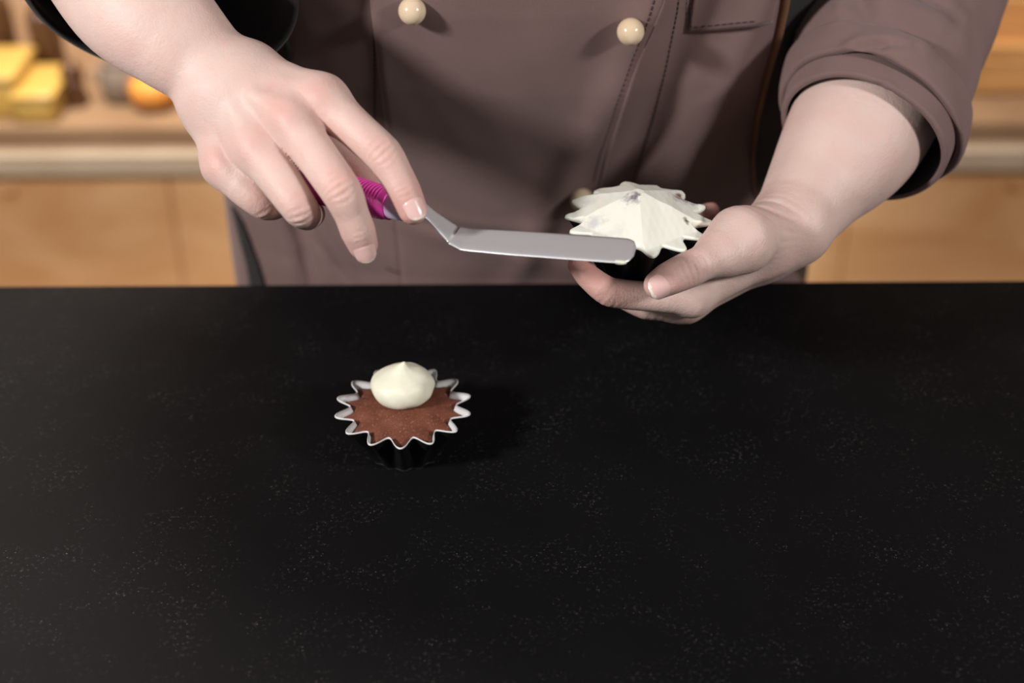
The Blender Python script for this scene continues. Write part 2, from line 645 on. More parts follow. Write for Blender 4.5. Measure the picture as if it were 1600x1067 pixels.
class Hand:
    def __init__(s):
        s.palm = []; s.arm = []; s.tendons = []; s.blk = None; s.fingers = []; s.wrinkles = []; s.red = []; s.kp = 0.010; s.kf = 0.010; s.cores = []

    def near(s, prims):
        """is any of these cones close to the block being sampled?"""
        if s.blk is None:
            return True
        c, r = s.blk
        for q in prims:
            m = (q[0] + q[2]) / 2
            if np.linalg.norm(c - m) < r + np.linalg.norm(q[0] - q[2]) / 2 + max(q[1], q[3]) + 0.022:
                return True
        return False

    def sdf(s, p):
        s.blk = None
        if len(p) > 1000:
            lo_, hi_ = p.min(0), p.max(0)
            if (hi_ - lo_).max() < 0.03:
                s.blk = ((lo_ + hi_) / 2, np.linalg.norm(hi_ - lo_) / 2)
        d = np.full(len(p), 0.06)
        for ch in s.arm:
            fd = None
            for q in ch:
                if not s.near([q]):
                    continue
                c = cone(p, *q[:1], q[2], q[1], q[3], q[4], q[5])
                fd = c if fd is None else np.minimum(fd, c)
            if fd is not None:
                d = smin(d, fd, s.kp)
        for q in s.palm:
            if s.near([q]):
                d = smin(d, cone(p, q[0], q[2], q[1], q[3], q[4], q[5]), s.kp)
        for q in s.tendons:
            if s.near([q]):
                d = smin(d, cone(p, q[0], q[2], q[1], q[3]), 0.006)
        out = d
        for f in s.fingers:
            fd = None
            for q in f:
                if s.near([q]):
                    c = cone(p, q[0], q[2], q[1], q[3])
                    fd = c if fd is None else np.minimum(fd, c)
            if fd is not None:
                out = np.minimum(out, smin(d, fd, s.kf))
        for (c, ax, sg, amp, per) in s.wrinkles:
            q = p - c
            e = (q * q).sum(1) / (sg * sg)
            m = e < 5
            if m.any():
                u = q[m] @ ax
                w = np.cross(q[m], ax); lat = (w * w).sum(1)
                ww = (0.5 + 0.5 * np.cos(2 * np.pi * (u * (1 + lat / (sg * sg) * 0.5)) / per)) ** 2.5
                out[m] = out[m] + amp * np.exp(-e[m]) * (ww - 0.25)
        return out


def rnail(name, parent, c, axis, dors, R, w, l, lift=0.0003, tipwhite=0.82):
    """curved nail plate: c = surface centre's axis point, axis towards the tip, dors = outward normal"""
    axis = nrm(axis); dors = nrm(np.asarray(dors) - axis * np.dot(dors, axis)); side = np.cross(axis, dors)
    nu, nv = 25, 21
    top = []; tipv = []
    for i in range(nu):
        for j in range(nv):
            a = -1 + 2 * i / (nu - 1); t = -1 + 2 * j / (nv - 1)
            # map square to rounded shape
            s = t * l / 2
            wid = w / 2 * (1 - 0.10 * (t + 1) / 2) * (1 - abs(min(t + 0.35, 0) / 0.65) ** 2.2 * 0.72) * (1 - (max(t - 0.40, 0) / 0.60) ** 2.2 * 0.62)
            ph = a * wid / R
            rr = R + lift + 0.0005 * (1 - a * a) - 0.0009 * max(-t - 0.6, 0) / 0.4 * 1.0 - 0.0006 * max(t, 0) ** 2
            top.append(c + axis * s + rr * (math.cos(ph) * dors + math.sin(ph) * side))
            edge = tipwhite - 0.12 * (a * a)
            tipv.append(1.0 if t > edge else 0.0)
    top = np.array(top)
    bot = top - 0.0007 * dors
    V = np.concatenate([top, bot]); n = nu * nv
    F = grid_faces(nu, nv).tolist()
    F += [[q + n for q in f[::-1]] for f in grid_faces(nu, nv).tolist()]
    ring = [i * nv for i in range(nu)] + [(nu - 1) * nv + j for j in range(1, nv)] + [i * nv + nv - 1 for i in range(nu - 2, -1, -1)] + [j for j in range(nv - 2, 0, -1)]
    for k in range(len(ring)):
        a, b_ = ring[k], ring[(k + 1) % len(ring)]
        F.append([a, a + n, b_ + n, b_])
    o = mesh_obj('fingernail', V, F, 'nail', parent)
    at = o.data.attributes.new('tip', 'FLOAT', 'POINT')
    at.data.foreach_set('value', np.array(tipv + tipv, dtype=np.float32))
    return o


# ------------------------------------------------------------------ room: floor, walls
WALLY = 2.55
V, F = box((-2.6, -1.2, -0.05), (2.6, WALLY + 0.1, 0.0))
floor = tag(mesh_obj('floor', V, F, 'plaster', smooth=False), kind='structure')
floor['label'] = 'wooden board floor of the kitchen'
for i in range(26):
    x0 = -2.6 + i * 0.2
    V, F = box((x0 + 0.002, -1.2, 0.0), (x0 + 0.198, WALLY, 0.006), 0.001)
    mesh_obj('floor_plank', V, F, 'floor_board', floor, smooth=False)
V, F = box((-2.6, WALLY, 0.0), (2.6, WALLY + 0.1, 2.7))
wall = tag(mesh_obj('wall_back', V, F, 'plaster', smooth=False), kind='structure')
for i in range(15):                                   # pale wood boards on the wall behind the bench
    x0 = -2.6 + i * 0.347
    V, F = box((x0 + 0.003, WALLY - 0.02, 0.02), (x0 + 0.344, WALLY, 2.6), 0.003)
    mesh_obj('wall_panel', V, F, 'wall_board', wall, smooth=False)

# ------------------------------------------------------------------ low bench behind the person
BY = 2.0
zt = at_y(100, 236, BY)[2]; zb = at_y(100, 270, BY)[2]
bench = thing('wooden_bench', 'low orange-toned wooden bench with a pale worktop, running behind the person', 'bench', (0, BY + 0.3, 0))
V, F = box((-1.7, BY, zb), (1.7, BY + 0.62, zt), 0.004)
bt_ = mesh_obj('bench_top', V, F, 'pale_stone', bench, smooth=False)
V, F = box((-1.7, BY - 0.012, zb), (1.7, BY, zt - 0.001), 0.003)
mesh_obj('edge_strip', V, F, 'pale_edge', bt_, smooth=False)
V, F = box((-1.66, BY + 0.06, 0.07), (1.66, BY + 0.60, zb - 0.0), 0.002)
mesh_obj('carcass', V, F, 'bench_wood', bench, smooth=False)
V, F = box((-1.64, BY + 0.10, 0.0), (1.64, BY + 0.58, 0.07))
mesh_obj('plinth', V, F, 'dark_metal', bench, smooth=False)
V, F = box((-1.66, BY + 0.035, zb - 0.028), (1.66, BY + 0.06, zb - 0.002), 0.002)
mesh_obj('edge_shade', V, F, 'grey_pot', bench, smooth=False)  # grey strip standing in for the shade under the worktop edge
for k in range(6):
    x0 = -1.65 + k * 0.55
    V, F = box((x0 + 0.0008, BY + 0.035, 0.075), (x0 + 0.5492, BY + 0.06, zb - 0.031), 0.003)
    dr = mesh_obj('drawer_front', V, F, 'bench_wood', bench, smooth=False)
    V, F = tube([(x0 + 0.25, BY + 0.036, zb - 0.05), (x0 + 0.25, BY + 0.022, zb - 0.05), (x0 + 0.30, BY + 0.022, zb - 0.05), (x0 + 0.30, BY + 0.036, zb - 0.05)], 0.003, 8)
    mesh_obj('handle', V, F, 'bench_wood', dr)


V, F = box((-1.68, BY + 0.012, zt), (1.68, BY + 0.60, zt + 0.034), 0.004)
mesh_obj('riser_board', V, F, 'riser_wood', bench, smooth=False)
zt = zt + 0.034


def on_bench(px, depth=0.0):
    """x for a photo column on the bench top, at BY+depth"""
    return at_z(px, 200, zt)[0] / at_z(px, 200, zt)[1] * (BY + depth)


def item_bottle(px, dep, h, r, label):
    x = on_bench(px, dep); c = (x, BY + dep, zt)
    t = thing('glass_bottle', label, 'bottle', c)
    V, F = lathe([(r * .9, 0), (r, 0.006), (r, h * .58), (r * .85, h * .68), (r * .36, h * .78), (r * .34, h * .95), (r * .42, h * .955), (r * .42, h)], 32, c)
    mesh_obj('bottle_body', V, F, 'brown_glass', t)
    V, F = lathe([(r * .3, h), (r * .36, h + 0.012)], 20, c)
    mesh_obj('cork', V, F, 'cork', t)


def item_tin(px, dep, w, h, label, m='yellow_tin'):
    x = on_bench(px, dep)
    t = thing('storage_tin', label, 'tin', (x, BY + dep, zt))
    V, F = box((x - w / 2, BY + dep - 0.06, zt), (x + w / 2, BY + dep + 0.06, zt + h * 0.8), 0.008)
    mesh_obj('tin_body', V, F, m, t)
    V, F = box((x - w / 2 - 0.003, BY + dep - 0.063, zt + h * 0.8), (x + w / 2 + 0.003, BY + dep + 0.063, zt + h), 0.006)
    mesh_obj('lid', V, F, m, t)


item_tin(22, 0.10, 0.075, 0.075, 'yellow storage tin farthest from the person on the bench')
item_tin(80, 0.085, 0.062, 0.050, 'lower yellow storage tin beside the tall yellow one on the bench')
item_bottle(34, 0.22, 0.19, 0.024, 'brown glass bottle standing behind the yellow tins')
item_bottle(100, 0.20, 0.17, 0.026, 'brown glass bottle standing between the tins and the grey pot')
x = on_bench(128, 0.10)
t = thing('pepper_mill', 'short dark brown wooden mill on the bench near the lower yellow tin', 'mill', (x, BY + 0.10, zt))
V, F = lathe([(0.020, 0), (0.021, 0.012), (0.014, 0.03), (0.018, 0.045)], 28, (x, BY + 0.10, zt))
mesh_obj('mill_base', V, F, 'brown_glass', t)
V, F = lathe([(0.017, 0.045), (0.019, 0.055), (0.012, 0.068), (0.004, 0.072)], 28, (x, BY + 0.10, zt))
mesh_obj('mill_cap', V, F, 'brown_glass', t)
x = on_bench(203, 0.12)
t = thing('clay_pot', 'round grey-brown clay pot on the bench beside the orange pumpkin', 'pot', (x, BY + 0.12, zt))
V, F = lathe([(0.022, 0), (0.032, 0.012), (0.035, 0.035), (0.028, 0.058), (0.024, 0.064), (0.028, 0.070), (0.025, 0.071), (0.020, 0.062), (0.018, 0.05)], 36, (x, BY + 0.12, zt))
mesh_obj('pot_body', V, F, 'grey_pot', t)
for sgn in (-1, 1):
    V, F = tube([(x + sgn * 0.030, BY + 0.12, zt + 0.048), (x + sgn * 0.046, BY + 0.12, zt + 0.045), (x + sgn * 0.046, BY + 0.12, zt + 0.030), (x + sgn * 0.033, BY + 0.12, zt + 0.026)], 0.0035, 8)
    mesh_obj('handle', V, F, 'grey_pot', t)
x = on_bench(250, 0.09)
t = thing('small_pumpkin', 'small orange pumpkin on the bench next to the person\'s forearm', 'pumpkin', (x, BY + 0.09, zt))
th = np.linspace(0, 2 * np.pi, 72, endpoint=False); ph = np.linspace(0.05, np.pi - 0.05, 24)
V = []
for a in th:
    rib = 1 - 0.10 * abs(math.cos(4.5 * a)) ** 3
    for p_ in ph:
        r = 0.040 * math.sin(p_) ** 0.8 * rib
        V.append((x + r * math.cos(a), BY + 0.09 + r * math.sin(a), zt + 0.028 - 0.028 * math.cos(p_) * (1 - 0.25 * (1 - math.sin(p_)))))
F = grid_faces(72, 24, wrap_u=True).tolist()
mesh_obj('pumpkin_flesh', V, F, 'orange_skin', t)
V, F = tube([(x, BY + .09, zt + .044), (x, BY + .091, zt + .058), (x + .004, BY + .094, zt + .066)], [0.006, 0.004, 0.005], 8)
mesh_obj('stem', V, F, 'cork', t)

# slatted crates on the bench on the other side of the person
def crate(px, dep, w, h, label):
    x = on_bench(px, dep); y = BY + dep
    t = thing('wooden_crate', label, 'crate', (x, y, zt))
    for k in range(3):
        z0 = zt + 0.004 + k * h / 3
        for (a, b_) in (((x - w / 2, y - 0.11, z0), (x + w / 2, y - 0.10, z0 + h / 3 - 0.006)), ((x - w / 2, y + 0.10, z0), (x + w / 2, y + 0.11, z0 + h / 3 - 0.006)),
                        ((x - w / 2, y - 0.0995, z0), (x - w / 2 + 0.01, y + 0.0995, z0 + h / 3 - 0.006)), ((x + w / 2 - 0.01, y - 0.0995, z0), (x + w / 2, y + 0.0995, z0 + h / 3 - 0.006))):
            V, F = box(a, b_, 0.0015)
            mesh_obj('slat', V, F, 'crate_wood', t, smooth=False)
    V, F = box((x - w / 2 + 0.002, y - 0.099, zt), (x + w / 2 - 0.002, y + 0.099, zt + 0.008))
    mesh_obj('crate_floor', V, F, 'crate_wood', t, smooth=False)


crate(1590, 0.22, 0.34, 0.085, 'slatted orange wooden crate on the bench behind the rolled sleeve')

# ------------------------------------------------------------------ dark worktop island
EDGE = at_z(800, 442.5, CTOP)[1]
island = thing('kitchen_island', 'kitchen island with a matt black speckled stone worktop in the foreground', 'island', (0, EDGE / 2, 0))
V, F = box((-1.15, -0.35, CTOP - 0.03), (1.15, EDGE, CTOP), 0.0012)
mesh_obj('worktop', V, F, 'dark_worktop', island, smooth=False)
V, F = box((-1.10, -0.28, 0.08), (1.10, EDGE - 0.06, CTOP - 0.03))
mesh_obj('carcass', V, F, 'trouser_cloth', island, smooth=False)
V, F = box((-1.06, -0.22, 0.006), (1.06, EDGE - 0.12, 0.08))
mesh_obj('plinth', V, F, 'dark_metal', island, smooth=False)

# ------------------------------------------------------------------ jacket torso as a function
def prof(z, pts):
    zz = [p_[0] for p_ in pts]; vv = [p_[1] for p_ in pts]
    return np.interp(z, zz, vv)


A_ = [(0.72, 0.240), (0.88, 0.238), (0.94, 0.233), (1.00, 0.222), (1.06, 0.212), (1.12, 0.205), (1.30, 0.215), (1.40, 0.205), (1.46, 0.15), (1.50, 0.085), (1.53, 0.07)]
B_ = [(0.72, 0.135), (0.90, 0.130), (1.00, 0.125), (1.30, 0.125), (1.40, 0.105), (1.46, 0.085), (1.50, 0.068), (1.53, 0.062)]
YF = [(0.72, 0.905), (0.88, 0.892), (0.94, 0.876), (1.00, 0.850), (1.06, 0.820), (1.12, 0.795), (1.20, 0.770), (1.30, 0.755), (1.40, 0.765), (1.46, 0.79), (1.50, 0.81), (1.53, 0.82)]
XC = 0.008
NE = 2.35


def torso_th(th, z):
    """base point for angle th (0 = front) and height z"""
    a = prof(z, A_); b_ = prof(z, B_); yf = prof(z, YF)
    s, c = np.sin(th), np.cos(th)
    k = 2 / NE
    x = XC + a * np.sign(s) * np.abs(s) ** k
    y = yf + b_ - b_ * np.sign(c) * np.abs(c) ** k
    return x, y


def folds(x, z):
    f = 0.0055 * fbm(x * 20 + z * 10, 0 * x, z * 12, 3, 3) + 0.0016 * fbm(x * 46 - z * 20, 0 * x, z * 34, 17, 2) + 0.0008 * fbm(x * 90 + z * 30, 0 * x, z * 60, 9, 2)
    # drag lines from the chest down to the hem
    def ridge(x0, z0, x1, z1, w, amp):
        d = np.array([x1 - x0, z1 - z0]); L = np.linalg.norm(d); d = d / L
        u = ((x - x0) * d[0] + (z - z0) * d[1]) / L
        v = (x - x0) * -d[1] + (z - z0) * d[0]
        return amp * np.exp(-(v / w) ** 2) * np.exp(-np.maximum(np.maximum(-u, u - 1), 0) ** 2 * 8) 
    f = f + ridge(0.075, 1.10, 0.02, 0.93, 0.011, 0.005)
    f = f - ridge(0.11, 1.12, 0.07, 0.93, 0.012, 0.006)
    f = f + ridge(0.155, 1.12, 0.11, 0.95, 0.014, 0.006)
    f = f - ridge(-0.17, 1.02, -0.155, 0.88, 0.009, 0.010)
    f = f - ridge(-0.19, 1.0, -0.13, 0.885, 0.008, 0.006)
    f = f + ridge(-0.13, 0.97, -0.02, 0.915, 0.012, 0.005)
    f = f - ridge(-0.12, 0.955, 0.03, 0.905, 0.007, 0.004)
    f = f - ridge(-0.03, 0.925, 0.09, 0.90, 0.007, 0.003)
    return f


def front(x, z, off=0.0):
    """point on the cloth at (x,z), front side"""
    x = np.asarray(x, float); z = np.asarray(z, float)
    a = prof(z, A_); b_ = prof(z, B_); yf = prof(z, YF)
    t = np.clip(np.abs((x - XC) / a), 0, 0.999)
    y = yf + b_ - b_ * (1 - t ** NE) ** (1 / NE)
    y = y - folds(x, z) - off
    return np.stack([x + 0 * z, y, z + 0 * x], -1)


def on_cloth(px, py, off=0.0):
    r = ray(px, py)
    d = np.linspace(0.6, 1.2, 900)
    q = CAM + r * d[:, None]
    hit = np.nonzero(q[:, 1] >= front(q[:, 0], q[:, 2], off)[:, 1])[0]
    return q[hit[0]] if len(hit) else CAM + r * 0.95


person = thing('person', 'person in a brown double-breasted jacket spreading cream on a held cupcake', 'person', (XC, 1.0, 0.006))

# trousers and shoes (behind the island)
legs = []
def trouser_sdf(p):
    d = None
    for sx in (-1, 1):
        c1 = cone(p, np.array([XC + sx * 0.095, 1.02, 0.86]), np.array([XC + sx * 0.11, 1.01, 0.50]), 0.098, 0.072)
        c2 = cone(p, np.array([XC + sx * 0.11, 1.01, 0.50]), np.array([XC + sx * 0.12, 1.04, 0.14]), 0.072, 0.058)
        c = smin(c1, c2, 0.02)
        d = c if d is None else smin(d, c, 0.03)
    hip = cone(p, np.array([XC - 0.05, 1.02, 0.90]), np.array([XC + 0.05, 1.02, 0.90]), 0.118, 0.118)
    d = smin(d, hip, 0.05)
    return d + 0.003 * fbm(p[:, 0] * 30, p[:, 1] * 30, p[:, 2] * 60, 5, 2)
V, F = surface_nets(trouser_sdf, (-0.3, 0.8, 0.05), (0.3, 1.25, 1.1), 0.008)
mesh_obj('trousers', V, F, 'trouser_cloth', person)
for sx in (-1, 1):
    def shoe(p, sx=sx):
        x0 = XC + sx * 0.125
        d = cone(p, np.array([x0, 1.06, 0.050]), np.array([x0 + sx * 0.015, 0.90, 0.040]), 0.046, 0.040)
        d = smin(d, cone(p, np.array([x0, 1.06, 0.06]), np.array([x0, 1.06, 0.11]), 0.042, 0.045), 0.02)
        return np.maximum(d, 0.0065 - p[:, 2])
    V, F = surface_nets(shoe, (XC + sx * 0.125 - 0.1, 0.8, -0.02), (XC + sx * 0.125 + 0.1, 1.2, 0.2), 0.006)
    mesh_obj('shoe', V, F, 'shoe_leather', person)

# jacket body
nth, nz = 520, 330
TH = np.linspace(-np.pi, np.pi, nth, endpoint=False)
ZZ = np.linspace(0.72, 1.53, nz)
T2, Z2 = np.meshgrid(TH, ZZ, indexing='ij')
X, Y = torso_th(T2, Z2)
fr = np.clip(np.cos(T2) * 4 + 1.2, 0, 1)
Y = Y - folds(X, Z2) * fr
V = np.stack([X, Y, Z2], -1).reshape(-1, 3)
jacket = mesh_obj('jacket', V, grid_faces(nth, nz, wrap_u=True), 'jacket_cloth', person)
jacket['label'] = 'brown cotton double-breasted jacket body'

# black underarm panels: faces beyond the seams
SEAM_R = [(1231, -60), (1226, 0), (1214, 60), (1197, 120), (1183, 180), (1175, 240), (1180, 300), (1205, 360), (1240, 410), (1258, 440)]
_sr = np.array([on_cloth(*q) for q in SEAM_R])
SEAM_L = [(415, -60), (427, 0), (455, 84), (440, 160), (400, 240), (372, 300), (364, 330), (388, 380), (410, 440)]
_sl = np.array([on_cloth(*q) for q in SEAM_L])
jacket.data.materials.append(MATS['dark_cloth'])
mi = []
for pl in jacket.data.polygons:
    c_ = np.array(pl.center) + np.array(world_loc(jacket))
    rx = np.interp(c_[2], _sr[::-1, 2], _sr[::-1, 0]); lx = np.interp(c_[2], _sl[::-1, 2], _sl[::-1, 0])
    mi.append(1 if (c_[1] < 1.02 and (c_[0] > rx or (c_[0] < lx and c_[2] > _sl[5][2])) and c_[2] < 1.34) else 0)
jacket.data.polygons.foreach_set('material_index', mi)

# front flap with a free stitched edge
EDGE_PX = [(1048, -60), (1036, 0), (1020, 40), (1003, 78), (987, 118), (972, 160), (958, 205), (945, 250), (936, 292), (922, 350), (905, 440)]
edge = np.array([on_cloth(*q) for q in EDGE_PX])
ez = edge[::-1, 2]; ex = edge[::-1, 0]
def flap_x(z):
    return np.interp(z, ez, ex)
def flap_lift(x, z):
    xe = flap_x(z); u = np.clip((x - X0) / (xe - X0), 0, 1)
    return (0.0016 + 0.0055 * np.clip((u - 0.82) / 0.18, 0, 1) ** 1.6 * (0.55 + 0.45 * np.sin(z * 55 + 1.0))) * np.clip(u / 0.02, 0.1, 1)
zs = np.linspace(0.86, edge[0, 2] + 0.10, 150)
us = np.linspace(0, 1, 90)
X0 = on_cloth(588, 60)[0] - 0.0005
V = []
for u in us:
    xe = flap_x(zs)
    x = X0 + (xe - X0) * u
    lift = 0.0016 + 0.0055 * np.clip((u - 0.82) / 0.18, 0, 1) ** 1.6 * (0.55 + 0.45 * np.sin(zs * 55 + 1.0))
    lift = lift * np.clip(u / 0.02, 0.1, 1)
    V.append(front(x, zs, lift))
V = np.array(V).reshape(-1, 3)
flap = mesh_obj('front_flap', V, grid_faces(90, 150), 'jacket_cloth', person)
sm = flap.modifiers.new('thick', 'SOLIDIFY'); sm.thickness = 0.0012; sm.offset = 1
# turned hem lip along the free edge
lip = [(front(flap_x(z), z, 0.0016 + 0.0055 * (0.55 + 0.45 * math.sin(z * 55 + 1.0)) + 0.0006)) for z in zs]
V, F = tube(np.array(lip), 0.0014, 8)
mesh_obj('hem', V, F, 'jacket_cloth', flap)


def stitches(name, pxs, parent, off, step=0.0042, ln=0.0028, rad=0.00042, on_flap=False):
    pts = []
    for a, b_ in zip(pxs[:-1], pxs[1:]):
        for t in np.linspace(0, 1, 12, endpoint=False):
            pts.append(on_cloth(a[0] + (b_[0] - a[0]) * t, a[1] + (b_[1] - a[1]) * t, off))
    pts = np.array(pts)
    s = np.concatenate([[0], np.cumsum(np.linalg.norm(np.diff(pts, axis=0), axis=1))])
    parts = []
    k = 0
    while k * step + ln < s[-1]:
        q = [np.array([np.interp(k * step + ln * w, s, pts[:, i]) for i in range(3)]) for w in (0, .5, 1)]
        q = np.array(q); o_ = flap_lift(q[:, 0], q[:, 2]) + 0.0014 if on_flap else off
        q[:, 1] = front(q[:, 0], q[:, 2], o_)[:, 1]
        parts.append(tube(q, rad, 5))
        k += 1
    V, F = merge(parts)
    o = mesh_obj(name, V, F, 'thread', parent)
    o['kind'] = 'stuff'
    return o


stitches('stitching', [(581, -40), (583, 30), (585, 100), (585, 180), (581, 260), (575, 330)], jacket, 0.0004)
stitches('stitching', [(1066, -40), (1058, 20), (1040, 110), (1020, 190), (1000, 250), (985, 300), (970, 360)], jacket, 0.0004)
stitches('stitching', [(1028, -20), (1008, 48), (991, 88), (960, 170), (938, 240), (926, 292)], flap, 0.0048, on_flap=True)
# pocket
pk = [on_cloth(1075, 47), on_cloth(1205, 32)]
zs2 = np.linspace(0, 1, 30); us2 = np.linspace(0, 1, 30)
V = []
for u in us2:
    x = pk[0][0] + (pk[1][0] - pk[0][0]) * u
    zbm = pk[0][2] + (pk[1][2] - pk[0][2]) * u
    z = zbm + 0.12 * zs2
    V.append(front(np.full(30, x), z, 0.0012))
V = np.array(V).reshape(-1, 3)
pocket = mesh_obj('pocket', V, grid_faces(30, 30), 'jacket_cloth', jacket)
sm = pocket.modifiers.new('thick', 'SOLIDIFY'); sm.thickness = 0.0012; sm.offset = 1
stitches('stitching', [(1079, -30), (1079, 10), (1080, 43), (1110, 40), (1150, 36), (1190, 32)], jacket, 0.0026)
# seam pucker at the hem
stitches('stitching', [(604, 418), (630, 430), (648, 441)], jacket, 0.0005, 0.003, 0.0026)

# ball buttons
for (bx, by, off) in ((645, 14, 0.0018), (984, 46, 0.004), (909, 308, 0.003), (626, 280, 0.0018)):
    s = on_cloth(bx, by, off)
    if (bx, by) == (626, 280):
        continue
    r = 0.0081
    c = s + np.array([0, -r * 0.75, 0.001])
    V, F = lathe([(r * math.sin(a), -r * math.cos(a)) for a in np.linspace(0.05, math.pi - 0.05, 22)], 36, c)
    bt = mesh_obj('button', V, F, 'cream_button', jacket if bx != 984 else flap)
    V, F = tube([s + np.array([0, 0.002, 0.0]), c], 0.0022, 10)
    mesh_obj('button_shank', V, F, 'thread', jacket if bx != 984 else flap)

# black side panels and rust edge glow, pin
def strip(name, pa, pb, material, parent, thick=0.002):
    """sheet between two polylines of world points"""
    A = np.array(pa); Bq = np.array(pb); n = len(A); m = 8
    V = []
    for i in range(n):
        for j in range(m):
            V.append(A[i] + (Bq[i] - A[i]) * j / (m - 1))
    o = mesh_obj(name, V, grid_faces(n, m), material, parent)
    s_ = o.modifiers.new('thick', 'SOLIDIFY'); s_.thickness = thick; s_.offset = 0
    sb = o.modifiers.new('sub', 'SUBSURF'); sb.levels = 1; sb.render_levels = 2
    return o


def cl(px, py, o): 
    return on_cloth(px, py, o)


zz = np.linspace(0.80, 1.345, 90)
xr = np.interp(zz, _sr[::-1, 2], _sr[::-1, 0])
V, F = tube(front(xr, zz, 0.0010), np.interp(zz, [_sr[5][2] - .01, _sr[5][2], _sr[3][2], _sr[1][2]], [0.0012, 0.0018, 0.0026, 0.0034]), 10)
mesh_obj('side_edge_glow', V, F, 'rust_glow', jacket)  # light through the cloth edge, put into the tube's rust colour
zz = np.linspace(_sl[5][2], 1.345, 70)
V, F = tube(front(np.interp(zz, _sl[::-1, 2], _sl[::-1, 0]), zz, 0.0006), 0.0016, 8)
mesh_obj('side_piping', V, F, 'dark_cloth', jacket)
def cloth_patch(name, A, Bq, off, material, parent, n=30, m=8):
    ta = np.linspace(0, 1, len(A)); V = []
    for t in np.linspace(0, 1, n):
        a = np.array([np.interp(t, ta, [q[c] for q in A]) for c in (0, 1)]); b_ = np.array([np.interp(t, ta, [q[c] for q in Bq]) for c in (0, 1)])
        for j in range(m):
            V.append(on_cloth(*(a + (b_ - a) * j / (m - 1)), off))
    o = mesh_obj(name, V, grid_faces(n, m), material, parent)
    s_ = o.modifiers.new('thick', 'SOLIDIFY'); s_.thickness = 0.001; s_.offset = 0
    return o


cloth_patch('fold_shade', [(361, 322), (367, 345), (375, 380), (384, 412), (390, 450), (400, 530)], [(364, 324), (377, 345), (391, 380), (403, 412), (414, 450), (432, 530)], 0.003, 'dark_cloth', jacket)  # dark sheet painted in as the shade of a jacket fold
pa = cl(1246, 49, .004); pb = cl(1262, 46, .004)
V, F = tube([pa, (pa + pb) / 2 + [0, -.001, 0.0006], pb], [0.0018, 0.0022, 0.0018], 12)
mesh_obj('brass_snap', V, F, 'brass_pin', jacket)
# ------------------------------------------------------------------ sleeves (ring tubes)
def catmull(keys, t):
    n = len(keys); s = t * (n - 1); i = min(int(s), n - 2); f = s - i
    k = lambda q: keys[min(max(q, 0), n - 1)]
    p0, p1, p2, p3 = k(i - 1), k(i), k(i + 1), k(i + 2)
    return 0.5 * ((2 * p1) + (-p0 + p2) * f + (2 * p0 - 5 * p1 + 4 * p2 - p3) * f * f + (-p0 + 3 * p1 - 3 * p2 + p3) * f ** 3)


def cv(dx, dy, dz):
    """camera-frame direction (right, up, toward camera) to world"""
    return dx * RIGHT + dy * UP - dz * FWD


def sleeve(name, keys, prof_, material, parent, nseg=140, seed=1, amp=0.003, label=None, creases=()):
    """keys: list of (centre, e1, e2) from shoulder to mouth; prof_: list of (t, scale)"""
    K = np.array([np.concatenate(k) for k in keys])
    rows = []
    for (t, sc) in prof_:
        q = catmull(K, t)
        c, e1, e2 = q[:3], q[3:6], q[6:9]
        ph = np.linspace(0, 2 * np.pi, nseg, endpoint=False)
        ring = c + sc * (np.cos(ph)[:, None] * e1 + np.sin(ph)[:, None] * e2)
        outw = ring - c; outw /= np.linalg.norm(outw, axis=1)[:, None]
        nz_ = fbm(ring[:, 0] * 34, ring[:, 1] * 34, ring[:, 2] * 34, seed, 3)
        ring = ring + outw * (amp * nz_)[:, None]
        for (fa, fb, fw, fd) in creases:               # fold lines pressed into the cloth
            ab = fb - fa; tt = np.clip((ring - fa) @ ab / (ab @ ab), 0, 1)
            dist = np.linalg.norm(ring - (fa + tt[:, None] * ab), axis=1)
            ring = ring + outw * (fd * (-np.exp(-(dist / fw) ** 2) + 0.6 * np.exp(-((dist - 2.0 * fw) / (1.3 * fw)) ** 2)) * (0.35 + 0.65 * np.sin(np.pi * np.clip(tt, 0.02, 0.98))))[:, None]
        rows.append(ring)
    V = np.array(rows).reshape(-1, 3)
    o = mesh_obj(name, V, grid_faces(len(rows), nseg, wrap_v=True), material, parent)
    if label: o['label'] = label
    return o


def lin(a, b_, n):
    return list(np.linspace(a, b_, n))


# image-right arm sleeve with a rolled cuff
ml = .835
def mk(px, py, d, R1, R2, ang, tilt):
    """ring: centre pixel, radii (m), angle of major axis in image (deg, clockwise down), tilt toward camera (deg)"""
    a = math.radians(ang); t = math.radians(tilt)
    e1 = cv(math.cos(a), -math.sin(a), 0)
    e2 = math.sin(t) * cv(math.sin(a), math.cos(a), 0) + math.cos(t) * cv(0, 0, 1)
    return (P(px, py, d), R1 * e1, R2 * e2)


def ring_at(p, nxt, R):
    ax_ = nrm(nrm(nxt - p) + [0, 0, -0.4]); t_ = cv(0, 0, 1)
    return (p, R * nrm(RIGHT - ax_ * np.dot(RIGHT, ax_)), R * nrm(t_ - ax_ * np.dot(t_, ax_)))


SH_R = np.array([XC - 0.155, 0.885, 1.385]); SH_L = np.array([XC + 0.155, 0.885, 1.385])
keysR = [ring_at(SH_L, P(1420, -260, .98), .078), ring_at(P(1420, -260, .98), P(1425, -150, .965), .072), mk(1420, -40, .94, .062, .060, 18, 18), mk(1375, 130, .885, .056, .052, 27, 26), mk(1349, 217, .858, .0525, .049, 32, 31)]
pr = [(0, 0.01), (0, 0.5), (0.003, 0.8), (0.015, 0.95)] + [(t, 1.0) for t in lin(0.03, 0.45, 30)] + [(t, 1.0) for t in lin(0.455, 0.66, 90)] + [(t, 1.0 + 0.05 * math.sin(math.pi * (t - .66) / .12)) for t in lin(0.665, 0.775, 44)]
pr += [(0.785, 0.99)]
